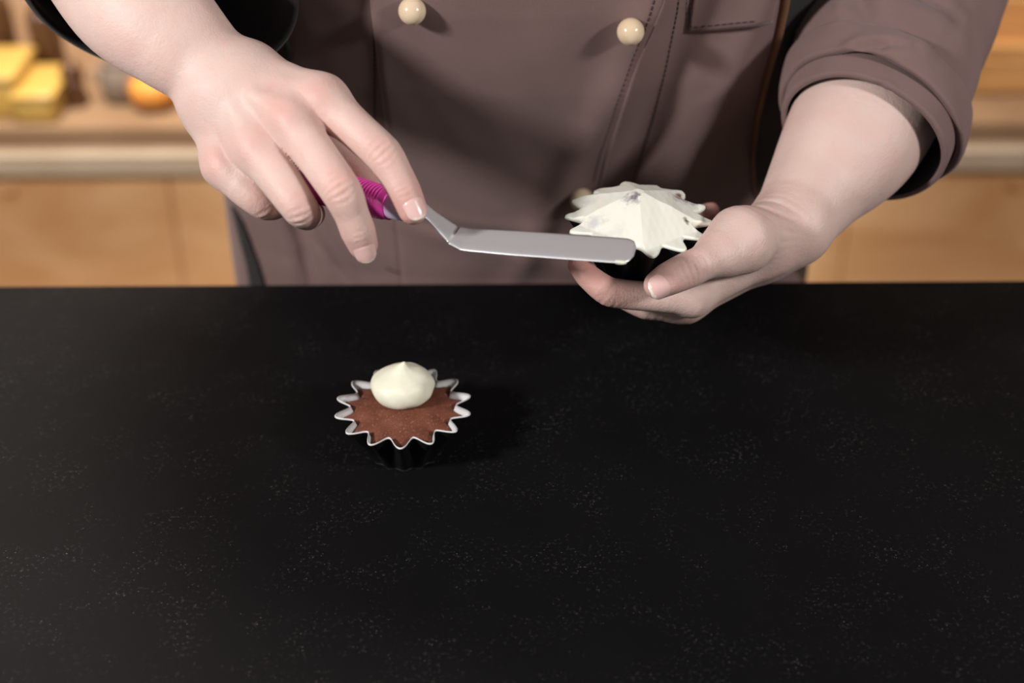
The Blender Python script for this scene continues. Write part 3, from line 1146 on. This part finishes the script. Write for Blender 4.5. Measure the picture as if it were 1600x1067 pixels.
# rolled cuff, outer layer
pr += [(0.780, 1.02), (0.775, 1.07), (0.782, 1.10)] + [(t, 1.10 + 0.02 * math.sin(math.pi * (t - .78) / .11)) for t in lin(0.79, 0.885, 14)] + [(0.893, 1.08), (0.889, 1.03), (0.882, 1.01)]
def crs(pts, w, dpt):
    return [(P(*a), P(*b_), w, dpt) for a, b_ in zip(pts[:-1], pts[1:])]
cr = crs([(1215, 110, .86), (1262, 88, .835), (1310, 75, .825), (1375, 72, .825), (1420, 84, .83), (1445, 92, .84)], 0.0030, 0.0040)
cr += crs([(1430, -20, .85), (1470, 40, .86), (1490, 110, .875)], 0.006, 0.004) + crs([(1330, -30, .86), (1360, 30, .84)], 0.007, 0.004)
slR = sleeve('sleeve', keysR, pr, 'jacket_cloth', jacket, seed=11, amp=0.0034, creases=cr, nseg=360)
pr2 = [(0.83, 0.97), (0.86, 1.0)] + [(t, 1.0) for t in lin(0.87, 0.985, 40)] + [(0.995, 0.985), (1.0, 0.96), (0.995, 0.93)]
c2 = sleeve('rolled_cuff', keysR, pr2, 'jacket_cloth', slR, seed=12, amp=0.0026, nseg=300, creases=crs([(1335, 132, .815), (1362, 137, .815), (1384, 139, .82)], 0.0020, 0.0028))
pr3 = [(0.995, 0.935)] + [(t, 0.92) for t in lin(0.98, 0.70, 14)] + [(0.68, 0.3), (0.68, 0.01)]
sleeve('sleeve_inside', keysR, pr3, 'dark_cloth', slR, seed=13, amp=0.0012)  # inner wall of the rolled sleeve, near-black throughout

# image-left arm sleeve, mostly above the frame, wide dark opening
keysL = [ring_at(SH_R, P(220, -430, .94), .080), ring_at(P(205, -430, .94), P(190, -300, .90), .078), mk(150, -170, .855, .078, .074, 8, 26), mk(250, -10, .80, .077, .077, 1, 26)]
prl = [(0, 0.01), (0, 0.5), (0.003, 0.8), (0.015, 0.95)] + [(t, 1.0) for t in lin(0.03, 0.93, 60)] + [(0.955, 1.0), (0.975, 1.0)]
slL = sleeve('sleeve', keysL, prl, 'jacket_cloth', jacket, seed=21, amp=0.003)
prl2 = [(0.96, 1.0), (0.965, 1.02), (0.985, 1.02), (0.995, 1.01), (1.0, 0.985), (0.997, 0.965)] + [(t, 0.945) for t in lin(0.98, 0.55, 22)] + [(0.54, 0.3), (0.54, 0.01)]
sleeve('sleeve_inside', keysL, prl2, 'dark_cloth', slL, seed=22, amp=0.001)  # near-black inner wall, carried out over the rim

# ------------------------------------------------------------------ held cupcake position
HC = P(997, 344, 0.80)            # rim centre
CUP_H = 0.031
CUP_T, CUP_V = 0.0402, 0.0312
NF = 14


def cup_radius(th, f, rot=0.0):
    """f: 0 bottom .. 1 rim"""
    s = 0.5 + 0.5 * np.cos(NF * (th - rot))
    s = s ** 1.0
    base = 0.0205 + (CUP_V - 0.0205) * f ** 1.1
    amp = 0.0016 + (CUP_T - CUP_V - 0.0016) * f ** 1.25
    return base + amp * s


# ------------------------------------------------------------------ body mesh (arms and hands)
def J(*a):
    return jpt(a)


HR = Hand()                                     # the person's right hand, at the left of the picture
DD = -0.04
def jr(px, py, d, r):
    return J(px, py, d + DD, r)
wr = jr(330, 110, .800, 70); f1 = jr(268, 55, .798, 86); f2 = jr(205, -8, .808, 105); f3 = jr(138, -104, .852, 104)
hv = nrm(cv(0, 0, 1))
def arm_chain(keys, n, sq, m=44):
    Kk = np.array([np.concatenate([k[0], [k[1]]]) for k in keys])
    q = [catmull(Kk, t) for t in np.linspace(0, 1, m)]
    return [(q[i][:3], q[i][3], q[i + 1][:3], q[i + 1][3], n, sq) for i in range(m - 1)]
HR.arm.append(arm_chain([jr(372, 148, .800, 76), wr, f1, f2, f3], hv, 1.35))
# metacarpals
mI = jr(503, 158, .783, 38); mM = jr(455, 190, .776, 36); mR = jr(400, 230, .781, 36); mP = jr(352, 258, .793, 32)
for base, m_ in ((jr(385, 118, .797, 46), mI), (jr(365, 132, .794, 48), mM), (jr(345, 150, .796, 48), mR), (jr(328, 165, .80, 40), mP)):
    HR.palm.append((base[0], base[1], m_[0], m_[1] * 0.97, None, 1))
    HR.palm.append((wr[0], wr[1] * 0.62, base[0], base[1], None, 1))
HR.palm.append((jr(350, 130, .812, 44)[0], .017, jr(430, 200, .812, 40)[0], .015, None, 1))
HR.palm.append((jr(400, 110, .812, 34)[0], .013, jr(484, 160, .826, 34)[0], .0125, None, 1))
fI = [mI, jr(554, 200, .772, 31), jr(598, 241, .766, 30.5), jr(618, 272, .765, 27), jr(632, 299, .765, 26), jr(645, 328, .766, 23)]
fM = [mM, jr(497, 247, .762, 33), jr(534, 300, .753, 32), jr(549, 334, .757, 27.5), jr(559, 360, .761, 27.5), jr(567, 382, .766, 23.5)]
fR = [mR, jr(437, 280, .767, 33), jr(469, 326, .762, 28.5), jr(480, 336, .794, 24), jr(486, 334, .832, 22)]
fP = [mP, jr(382, 292, .786, 30), jr(411, 317, .786, 26), jr(426, 322, .812, 22), jr(436, 318, .838, 21)]
fT = [jr(484, 160, .826, 36), jr(546, 240, .828, 31), jr(592, 303, .823, 26), jr(603, 316, .822, 24)]
def finger_chain(keys, m=6):
    Kk = np.array([np.concatenate([k[0], [k[1]]]) for k in keys])
    n = (len(keys) - 1) * m
    q = [0.55 * catmull(Kk, t) + 0.45 * np.array([np.interp(t * (len(keys) - 1), range(len(keys)), Kk[:, c]) for c in range(4)]) for t in np.linspace(0, 1, n + 1)]
    return [(q[i][:3], q[i][3], q[i + 1][:3], q[i + 1][3]) for i in range(n)]


for f in (fI, fM, fR, fP, fT):
    HR.fingers.append(finger_chain(f))
for m_, tgt in ((mI, jr(390, 118, .778, 8)), (mM, jr(372, 132, .772, 8)), (mR, jr(352, 148, .775, 8)), (mP, jr(338, 168, .786, 8))):
    a_ = m_[0] + hv * (m_[1] * .76)
    HR.tendons.append((a_, 0.0042, a_ * .30 + (tgt[0] - hv * .003) * .70, 0.0018))
    HR.tendons.append((m_[0] + hv * m_[1] * .52, m_[1] * .56, m_[0] + hv * m_[1] * .50, m_[1] * .56))
def wrink(H, f, i, amp=0.0007, per=0.0030, sg=0.008, off=None):
    ax = nrm(f[i + 1][0] - f[i - 1][0]); o = off if off is not None else hv
    c = f[i][0] + nrm(o - ax * np.dot(o, ax)) * f[i][1]
    H.wrinkles.append((c, ax, sg, amp, per))
wrink(HR, fI, 2, 0.0014, 0.0040, 0.0075); wrink(HR, fM, 2, 0.0014, 0.0040, 0.0075); wrink(HR, fR, 2, 0.0013, 0.004, 0.007, off=cv(0, -.5, .85)); wrink(HR, fP, 2, 0.001, 0.004, 0.006, off=cv(0, -.5, .85))
wrink(HR, fI, 4, 0.0007, 0.0030, 0.005); wrink(HR, fM, 4, 0.0007, 0.0030, 0.005)
for f in (fI, fM, fR, fP):
    HR.red.append((f[0][0] + hv * f[0][1] * .9, 0.010, 0.50))
    HR.red.append((f[2][0] + hv * f[2][1] * .9, 0.010, 0.35))
    HR.red.append((f[-1][0], 0.016, 0.5))
HR.red.append((fT[2][0], 0.05, 0.5))
HR.red.append((jr(421, 158, .760, 1)[0], 0.007, 0.35)); HR.red.append((jr(420, 131, .768, 1)[0], 0.0030, 1.0))

HL = Hand()                                     # the person's left hand, palm up under the cupcake
K = 1.143
def jl(px, py, d, r):
    return J(px, py, d * K, r)
hv2 = nrm(cv(0.2, 0.1, 1))
wl = jl(1236, 352, .730, 62); g1 = jl(1282, 283, .748, 82); g2 = jl(1334, 213, .757, 107); g3 = jl(1384, 118, .772, 114)
HL.arm.append(arm_chain([wl, g1, g2, g3], hv2, 1.05))
tI = jl(1080, 462, .708, 30); tM = jl(1068, 464, .728, 38); tR = jl(1075, 448, .752, 36); tP = jl(1090, 425, .772, 32)
for base, m_ in ((jl(1195, 385, .722, 44), tI), (jl(1192, 392, .738, 44), tM), (jl(1195, 380, .752, 42), tR), (jl(1200, 368, .765, 38), tP)):
    HL.palm.append((base[0], base[1], m_[0], m_[1], None, 1))
    HL.palm.append((wl[0], wl[1] * 0.8, base[0], base[1], None, 1))
# thenar mass
HL.palm.append((jl(1205, 355, .718, 40)[0], .0150, jl(1156, 376, .692, 50)[0], .0170, None, 1))
HL.palm.append((jl(1156, 376, .692, 50)[0], .0170, jl(1127, 395, .684, 40)[0], .0118, None, 1))
gT = [jl(1125, 396, .684, 35), jl(1097, 412, .674, 29), jl(1072, 423, .670, 28.5), jl(1046, 435, .666, 26.5), jl(1028, 445, .665, 22.5)]
gI = [jl(1080, 463, .705, 30), jl(1010, 463, .695, 23.5), jl(952, 456, .688, 23), jl(919, 432, .687, 19.5), jl(905, 414, .690, 18)]
gM = [tM, jl(1010, 473, .722, 26), jl(960, 448, .722, 24), jl(930, 415, .728, 22), jl(925, 400, .735, 19)]
gR = [tR, jl(1020, 455, .760, 27), jl(985, 425, .785, 24), jl(985, 385, .790, 22), jl(990, 370, .787, 18)]
gP = [tP, jl(1070, 400, .790, 25), jl(1085, 362, .795, 21), jl(1102, 333, .778, 14), jl(1112, 328, .768, 12)]
for f in (gT, gI, gM, gR, gP):
    HL.fingers.append(finger_chain(f))
HL.kf = 0.008
wrink(HL, gT, 2, 0.0008, 0.0040, 0.009); wrink(HL, gI, 2, 0.0005, 0.004, 0.007, off=cv(-.3, -.9, .4))
for f in (gT, gI, gM):
    HL.red.append((f[4][0], 0.018, 0.55)); HL.red.append((f[2][0], 0.012, 0.35))
HL.red.append((gI[3][0], 0.02, 0.4)); HL.red.append((gP[4][0], 0.02, 0.6))
# crease at the wrist and under the thumb
HL.wrinkles.append((P(1205, 330, .80), nrm(cv(-.35, -.9, 0)), 0.016, 0.0012, 0.009))
HL.wrinkles.append((P(1125, 440, .775), nrm(cv(.25, .97, 0)), 0.020, 0.0009, 0.030))

# coarse remainder of the body inside the clothes
sR_ = SH_R; sL_ = SH_L
aR = [f3[0], keysL[2][0], keysL[1][0], SH_R]; aL = [g3[0], keysR[2][0], keysR[1][0], SH_L]
def chain_d(p, start, keys, t0):
    Kc = np.array([k[0] for k in keys])
    q = [start] + [catmull(Kc, t) for t in np.linspace(t0, 0, 10)]
    d = None
    for i in range(len(q) - 1):
        c = cone(p, q[i], q[i + 1], 0.027 + 0.001 * i, 0.027 + 0.001 * (i + 1))
        d = c if d is None else np.minimum(d, c)
    return d


def core(p):
    d = chain_d(p, f3[0], keysL, 0.62); d2 = chain_d(p, g3[0], keysR, 0.50)
    t_ = cone(p, np.array([XC, 1.01, 0.95]), np.array([XC, 0.90, 1.30]), 0.075, 0.070)
    t_ = smin(t_, cone(p, sR_ + [0.04, 0, -.02], sL_ - [0.04, 0, .02], 0.045, 0.045), 0.05)
    t_ = smin(t_, cone(p, np.array([XC, 0.88, 1.38]), np.array([XC, 0.882, 1.54]), 0.052, 0.050), 0.03)
    return smin(smin(d, d2, 0.01), t_, 0.012)


def fine_arm(H, lo, hi, h):
    V, F = surface_nets(H.sdf, lo, hi, h)
    red = np.zeros(len(V))
    for (c, sg, a) in H.red:
        red += a * np.exp(-((V - c) ** 2).sum(1) / (sg * sg))
    return V, F, np.clip(red, 0, 0.9)


def bounds(H, pad=0.012):
    pts = []
    for (a, ra, b_, rb, n, s) in H.palm + H.arm[0]:
        pts += [a - ra, a + ra, b_ - rb, b_ + rb]
    for f in H.fingers:
        for (a, ra, b_, rb) in f:
            pts += [a - ra, a + ra, b_ - rb, b_ + rb]
    pts = np.array(pts)
    return pts.min(0) - pad, pts.max(0) + pad


VS = []; FS = []; RS = []; off = 0
for H in (HR, HL):
    lo, hi = bounds(H)
    V, F, r = fine_arm(H, lo, hi, 0.0010)
    VS.append(V); FS.append(F + off); RS.append(r); off += len(V)
V, F = surface_nets(core, (-0.55, 0.45, 0.8), (0.6, 1.25, 1.65), 0.008)
VS.append(V); FS.append(F + off); RS.append(np.zeros(len(V)))
body = mesh_obj('body', np.concatenate(VS), np.concatenate(FS), 'skin', person)
at = body.data.attributes.new('redness', 'FLOAT', 'POINT')
at.data.foreach_set('value', np.concatenate(RS).astype(np.float32))
body['label'] = 'bare forearms and hands with pale skin'

# nails
def nail_on(f, i, dors, w=0.0125, l=0.0125, back=0.0, lift=0.0003, **kw):
    a, b_ = f[i - 1][0], f[i][0]
    ax = nrm(b_ - a); R = f[i][1]
    rnail('n', body, b_ - ax * back, ax, dors, R, w, l, lift, **kw)
nail_on(fI, 5, cv(.28, -.02, .95), 0.0120, 0.0125, 0.0003, 0.0004)
nail_on(fM, 5, cv(.22, -.55, .80), 0.0125, 0.0120, -0.001, 0.0003)
nail_on(gT, 4, cv(-.12, -.30, .95), 0.0160, 0.0175, 0.0010, 0.0004)

# ------------------------------------------------------------------ cupcakes
def build_cup(root, c, rot):
    nth_, nf = NF * 24, 18
    th = np.linspace(0, 2 * np.pi, nth_, endpoint=False)
    fs = np.linspace(0, 1, nf)
    def shell(off, extra=0.0):
        V = []
        for f in fs:
            r = cup_radius(th, f, rot) + off
            V.append(np.stack([c[0] + r * np.cos(th), c[1] + r * np.sin(th), np.full(nth_, c[2] - CUP_H + CUP_H * f)], -1))
        return np.array(V)
    out = shell(0.0)
    inn = shell(-0.0005)
    # outer black shell with bottom
    V = np.concatenate([out.reshape(-1, 3), inn.reshape(-1, 3)[:nth_] + [0, 0, 0.0004], [[c[0], c[1], c[2] - CUP_H]]])
    F = grid_faces(nf, nth_, wrap_v=True).tolist()
    ci = len(V) - 1
    F += [[j, ci, (j + 1) % nth_] for j in range(nth_)]
    mesh_obj('baking_cup', V, F, 'black_cup', root)
    rim = out[-1] + (out[-1] - inn[-1]) * 0.04 + [0, 0, 0.0002]
    inn[-1] += [0, 0, 0.0003]
    V = np.concatenate([inn.reshape(-1, 3), rim, rim - [0, 0, 0.0008], [[c[0], c[1], c[2] - CUP_H + 0.0006]]])
    n0 = (nf - 1) * nth_
    F = [f[::-1] for f in grid_faces(nf, nth_, wrap_v=True).tolist()]
    b0 = nf * nth_
    for j in range(nth_):
        k = (j + 1) % nth_
        F.append([n0 + j, n0 + k, b0 + k, b0 + j][::-1])
        F.append([b0 + j, b0 + k, b0 + nth_ + k, b0 + nth_ + j][::-1])
    ci = len(V) - 1
    F += [[j, (j + 1) % nth_, ci] for j in range(nth_)]
    mesh_obj('cup_lining', V, F, 'white_lining', root)


def build_cake(root, c, rot, level=0.88, dome=0.0055):
    nth_ = NF * 16; nr = 40
    th = np.linspace(0, 2 * np.pi, nth_, endpoint=False)
    V = []
    Rr = cup_radius(th, level, rot) - 0.0009
    # the crumb does not fill the flute tips completely
    Rr = np.minimum(Rr, CUP_V * .95 + (Rr - CUP_V * .95) * 0.93)
    for i in range(nr):
        u = (i + 0.5) / nr
        Rm = Rr.mean(); r = (Rm + (Rr - Rm) * u ** 5) * u
        x = c[0] + r * np.cos(th); y = c[1] + r * np.sin(th)
        z = c[2] - CUP_H * (1 - level) + dome * (1 - u ** 2.6) + 0.0003 * fbm(x * 700, y * 700, 0 * x, 8, 2)
        V.append(np.stack([x, y, z], -1))
    V.append(np.stack([c[0] + (Rr - .003) * np.cos(th), c[1] + (Rr - .003) * np.sin(th), np.full(nth_, c[2] - CUP_H * (1 - level) - 0.004)], -1))
    V = np.concatenate(V + [np.array([[c[0], c[1], c[2] - CUP_H * (1 - level) + dome]])])
    F = grid_faces(nr + 1, nth_, wrap_v=True).tolist()
    ci = len(V) - 1
    F += [[(j + 1) % nth_, j, ci] for j in range(nth_)]
    mesh_obj('chocolate_cake', V, F, cake, root)


# on the worktop
C1 = at_z(630, 634, CTOP + CUP_H)
c1 = thing('cupcake', 'chocolate cupcake with one round cream dollop, standing on the dark worktop', 'cupcake', (C1[0], C1[1], CTOP), 'chocolate cupcakes in fluted cups')
build_cup(c1, C1, -math.pi / 2 + 0.02)
build_cake(c1, C1, -math.pi / 2 + 0.02)
# dollop
zc = C1[2] + 0.0090
D = at_z(629, 602, zc)
nth_, nv = 96, 60
V = []
for i in range(nth_):
    t = 2 * math.pi * i / nth_
    for j in range(nv):
        a = math.pi * (j + .3) / (nv - .4)            # from top
        R = 0.0183; Hh = 0.0108
        r = R * math.sin(a) ** 0.92
        z = Hh * math.cos(a) * (1.0 if a < 1.57 else 0.95)
        pk_ = math.exp(-(r / 0.0046) ** 1.2) * 0.0062
        w = 1 + 0.022 * math.sin(2 * t + 1) + 0.015 * math.sin(5 * t + 3 * z / Hh) + .01 * math.sin(9 * t + 5 * z / Hh)
        bend = 0.0012 * (max(z + pk_ - Hh, 0) / 0.005) ** 2
        z += 0.0009 * math.sin(3 * a + t) * math.sin(a)
        V.append((D[0] + r * w * math.cos(t) + bend, D[1] + r * w * math.sin(t), zc + z + pk_))
F = [f[::-1] for f in grid_faces(nth_, nv, wrap_u=True).tolist()]
F.append([i * nv for i in range(nth_)]); F.append([i * nv + nv - 1 for i in range(nth_)][::-1])
mesh_obj('cream_dollop', V, F, 'cream', c1)

# held
rot2 = -math.pi / 2 + 0.125
c2_ = thing('cupcake', 'cupcake in the person\'s hand, covered with a spread star of white frosting', 'cupcake', (HC[0], HC[1], HC[2] - CUP_H), 'chocolate cupcakes in fluted cups')
build_cup(c2_, HC, rot2)
build_cake(c2_, HC, rot2, 0.86, 0.003)
nth_ = NF * 30; nr = 60
th = np.linspace(0, 2 * np.pi, nth_, endpoint=False)
s = (0.5 + 0.5 * np.cos(NF * (th - rot2))) ** 1.1
Rf = (CUP_V + 0.0012) + (CUP_T + 0.0004 - CUP_V) * s
Rf = Rf + 0.0006 * np.sin(5 * th + 1) + 0.0003 * np.sin(37 * th)
dirs = [(-2.30, 0.50), (-0.95, 0.46), (0.15, 0.44), (1.2, 0.42), (2.2, 0.42), (3.05, 0.43)]
def frost_z(x, y):
    mval = None
    for (a, sl) in dirs:
        v_ = sl * (x * math.cos(a) + (y - 0.004) * math.sin(a))
        mval = v_ if mval is None else np.maximum(mval, v_)
    z = 0.0165 - mval
    z = np.minimum(z, 0.0150 + 0.04 * (x + 0.003))
    u = np.clip(np.sqrt(x * x + y * y) / 0.037, 0, 1)
    z = np.maximum(z, 0.0008 + 0.0012 * (1 - u))
    return z + 0.00045 * fbm(x * 420, y * 160, 0 * x, 31, 3)


Vt = []
for i in range(nr):
    u = (i + 0.5) / nr
    r = Rf * u; x = r * np.cos(th); y = r * np.sin(th)
    z = frost_z(x, y)
    z = z * np.clip((1 - u) / 0.05, 0.0, 1) ** 0.5 * 1.0 + 0.0003
    Vt.append(np.stack([HC[0] + x, HC[1] + y, HC[2] + z + 0.0004], -1))
Vt.append(np.stack([HC[0] + Rf * np.cos(th), HC[1] + Rf * np.sin(th), np.full(nth_, HC[2] - 0.0004)], -1))
Vt.append(np.stack([HC[0] + Rf * .9 * np.cos(th), HC[1] + Rf * .9 * np.sin(th), np.full(nth_, HC[2] - 0.0008)], -1))
Vf = np.concatenate(Vt + [np.array([[HC[0], HC[1], Vt[0][:, 2].mean()]])])
F = grid_faces(nr + 2, nth_, wrap_v=True).tolist()
ci = len(Vf) - 1
F += [[(j + 1) % nth_, j, ci] for j in range(nth_)]
def fspot(px, py, sx, sy, amt, c):
    hh = 0.018
    while hh > 0:
        q = at_z(px, py, HC[2] + hh) - HC
        if frost_z(q[0:1], q[1:2])[0] >= hh:
            break
        hh -= 0.0003
    return ((float(q[0]), float(q[1]), float(CUP_H + hh)), (sx, sy, 40.0), amt, c)
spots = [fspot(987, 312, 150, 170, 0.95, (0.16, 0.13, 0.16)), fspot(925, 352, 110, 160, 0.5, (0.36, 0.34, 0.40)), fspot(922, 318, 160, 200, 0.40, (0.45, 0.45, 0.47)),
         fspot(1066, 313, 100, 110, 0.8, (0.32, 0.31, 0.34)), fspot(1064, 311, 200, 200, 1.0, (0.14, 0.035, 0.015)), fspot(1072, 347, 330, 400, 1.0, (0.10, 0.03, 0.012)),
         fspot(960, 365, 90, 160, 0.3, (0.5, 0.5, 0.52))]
mesh_obj('frosting', Vf, F, frosting_mat(spots), c2_)
for (px, py, r) in ((1000, 286, .0022), (1012, 288, .0019), (1006, 284, .0016), (1019, 291, .0015), (1088, 340, .0013), (1084, 335, .001)):
    q = at_z(px, py, HC[2] + 0.0075 if py < 300 else HC[2] + 0.003)
    V = []
    pass

# ------------------------------------------------------------------ offset spatula
spat = thing('offset_spatula', 'small steel offset spatula with a ribbed pink handle, held beside the cupcake', 'spatula', P(690, 350, .75))
bA = P(716, 373, .744); bB = P(992, 393, .722)
ax = nrm(bB - bA)
upz = np.array([0, 0, 1.0])
side = nrm(np.cross(upz, ax))                        # away from the camera, horizontal
side = nrm(side + 0.10 * cv(0, 1, 0))
nn = nrm(np.cross(ax, side))
if np.dot(nn, -FWD) < 0:
    nn = -nn
L = np.linalg.norm(bB - bA)
Wm = 0.0225
def blade_sheet(rows, thick):
    """rows: list of (centre, half width vec, normal)"""
    V = []; m = 13
    for sgn in (1, -1):
        for (c, hw, n_) in rows:
            for j in range(m):
                a = -1 + 2 * j / (m - 1)
                V.append(c + hw * a + n_ * (sgn * thick / 2 * (1 - 0.75 * abs(a) ** 6) + 0.0004 * a * a * 0))
    n = len(rows); N_ = n * m
    F = [f[::-1] for f in grid_faces(n, m).tolist()] + [[q + N_ for q in f] for f in grid_faces(n, m).tolist()]
    ring = [i * m for i in range(n)] + [(n - 1) * m + j for j in range(1, m)] + [i * m + m - 1 for i in range(n - 2, -1, -1)] + [j for j in range(m - 2, 0, -1)]
    for k in range(len(ring)):
        a, b_ = ring[k], ring[(k + 1) % len(ring)]
        F.append([a, b_, b_ + N_, a + N_])
    return V, F
rows = []
nA = P(674, 337, .741)                                # neck leaves the handle here
neck_dir = nrm(bA - nA)
nside = nrm(side - neck_dir * np.dot(side, neck_dir)); nnn = nrm(np.cross(neck_dir, nside))
if np.dot(nnn, nn) < 0: nnn = -nnn
for t in np.linspace(-0.45, 0.86, 12):
    hw = 0.0050 + 0.0038 * max(t, 0)
    rows.append((nA + (bA - nA) * t, nside * hw, nnn))
for t in np.linspace(0.0, 1.0, 9):
    c = (bA - neck_dir * 0.003 * (1 - t)) + ax * 0.004 * t
    rows.append((c, nrm(nside * (1 - t) + side * t) * (0.0088 + 0.0012 * t), nrm(nnn * (1 - t) + nn * t)))
for s in np.linspace(0.008, L, 50):
    e = L - s
    w = Wm / 2 * min(1, 0.90 + 0.10 * s / 0.03)
    if e < 0.007:
        w *= 0.38 + 0.62 * math.sqrt(max(0, 1 - ((0.007 - e) / 0.007) ** 2))
    rows.append((bA + ax * s, side * w, nn))
V, F = blade_sheet(rows, 0.0011)
mesh_obj('blade', V, F, 'steel', spat)
# handle
hA = P(668, 335, .7425); hdir = nrm(P(600, 317, .757) - hA)
hp = []; hr = []
for k, (s, r) in enumerate([(0.004, .0035), (0.006, .0058), (0.014, .0068), (0.0235, .0074)]):
    hp.append(hA + hdir * s); hr.append(r)
V, F = tube(hp, hr, 24)
mesh_obj('handle_collar', V, F, 'lavender_plastic', spat)
hp = []; hr = []
for s in np.linspace(0.024, 0.098, 200):
    r = 0.0078 + 0.0022 * math.sin(min(1, (s - 0.018) / 0.09) * math.pi)
    if 0.028 < s < 0.062:
        r += 0.00035 * math.sin((s - 0.028) * 2 * math.pi / 0.0021)
    if s > 0.088: r *= math.sqrt(max(0.05, 1 - ((s - 0.088) / 0.0102) ** 2))
    hp.append(hA + hdir * s); hr.append(r)
V, F = tube(hp, hr, 28)
mesh_obj('handle', V, F, 'pink_plastic', spat)
# cream left on the tip of the blade
cpt = bA + ax * (L - 0.005) - side * (Wm / 2 - 0.0015) * 1.0
V = []
for i in range(24):
    t = 2 * math.pi * i / 24
    for j in range(12):
        a = math.pi * (j + .3) / 11.6
        V.append(cpt + ax * (0.0035 * math.sin(a) * math.cos(t) - .001) + side * (0.0014 * math.sin(a) * math.sin(t)) + nn * (0.0011 * math.cos(a) - 0.0004))
mesh_obj('cream_smear', V, grid_faces(24, 12, wrap_u=True), 'cream', spat)
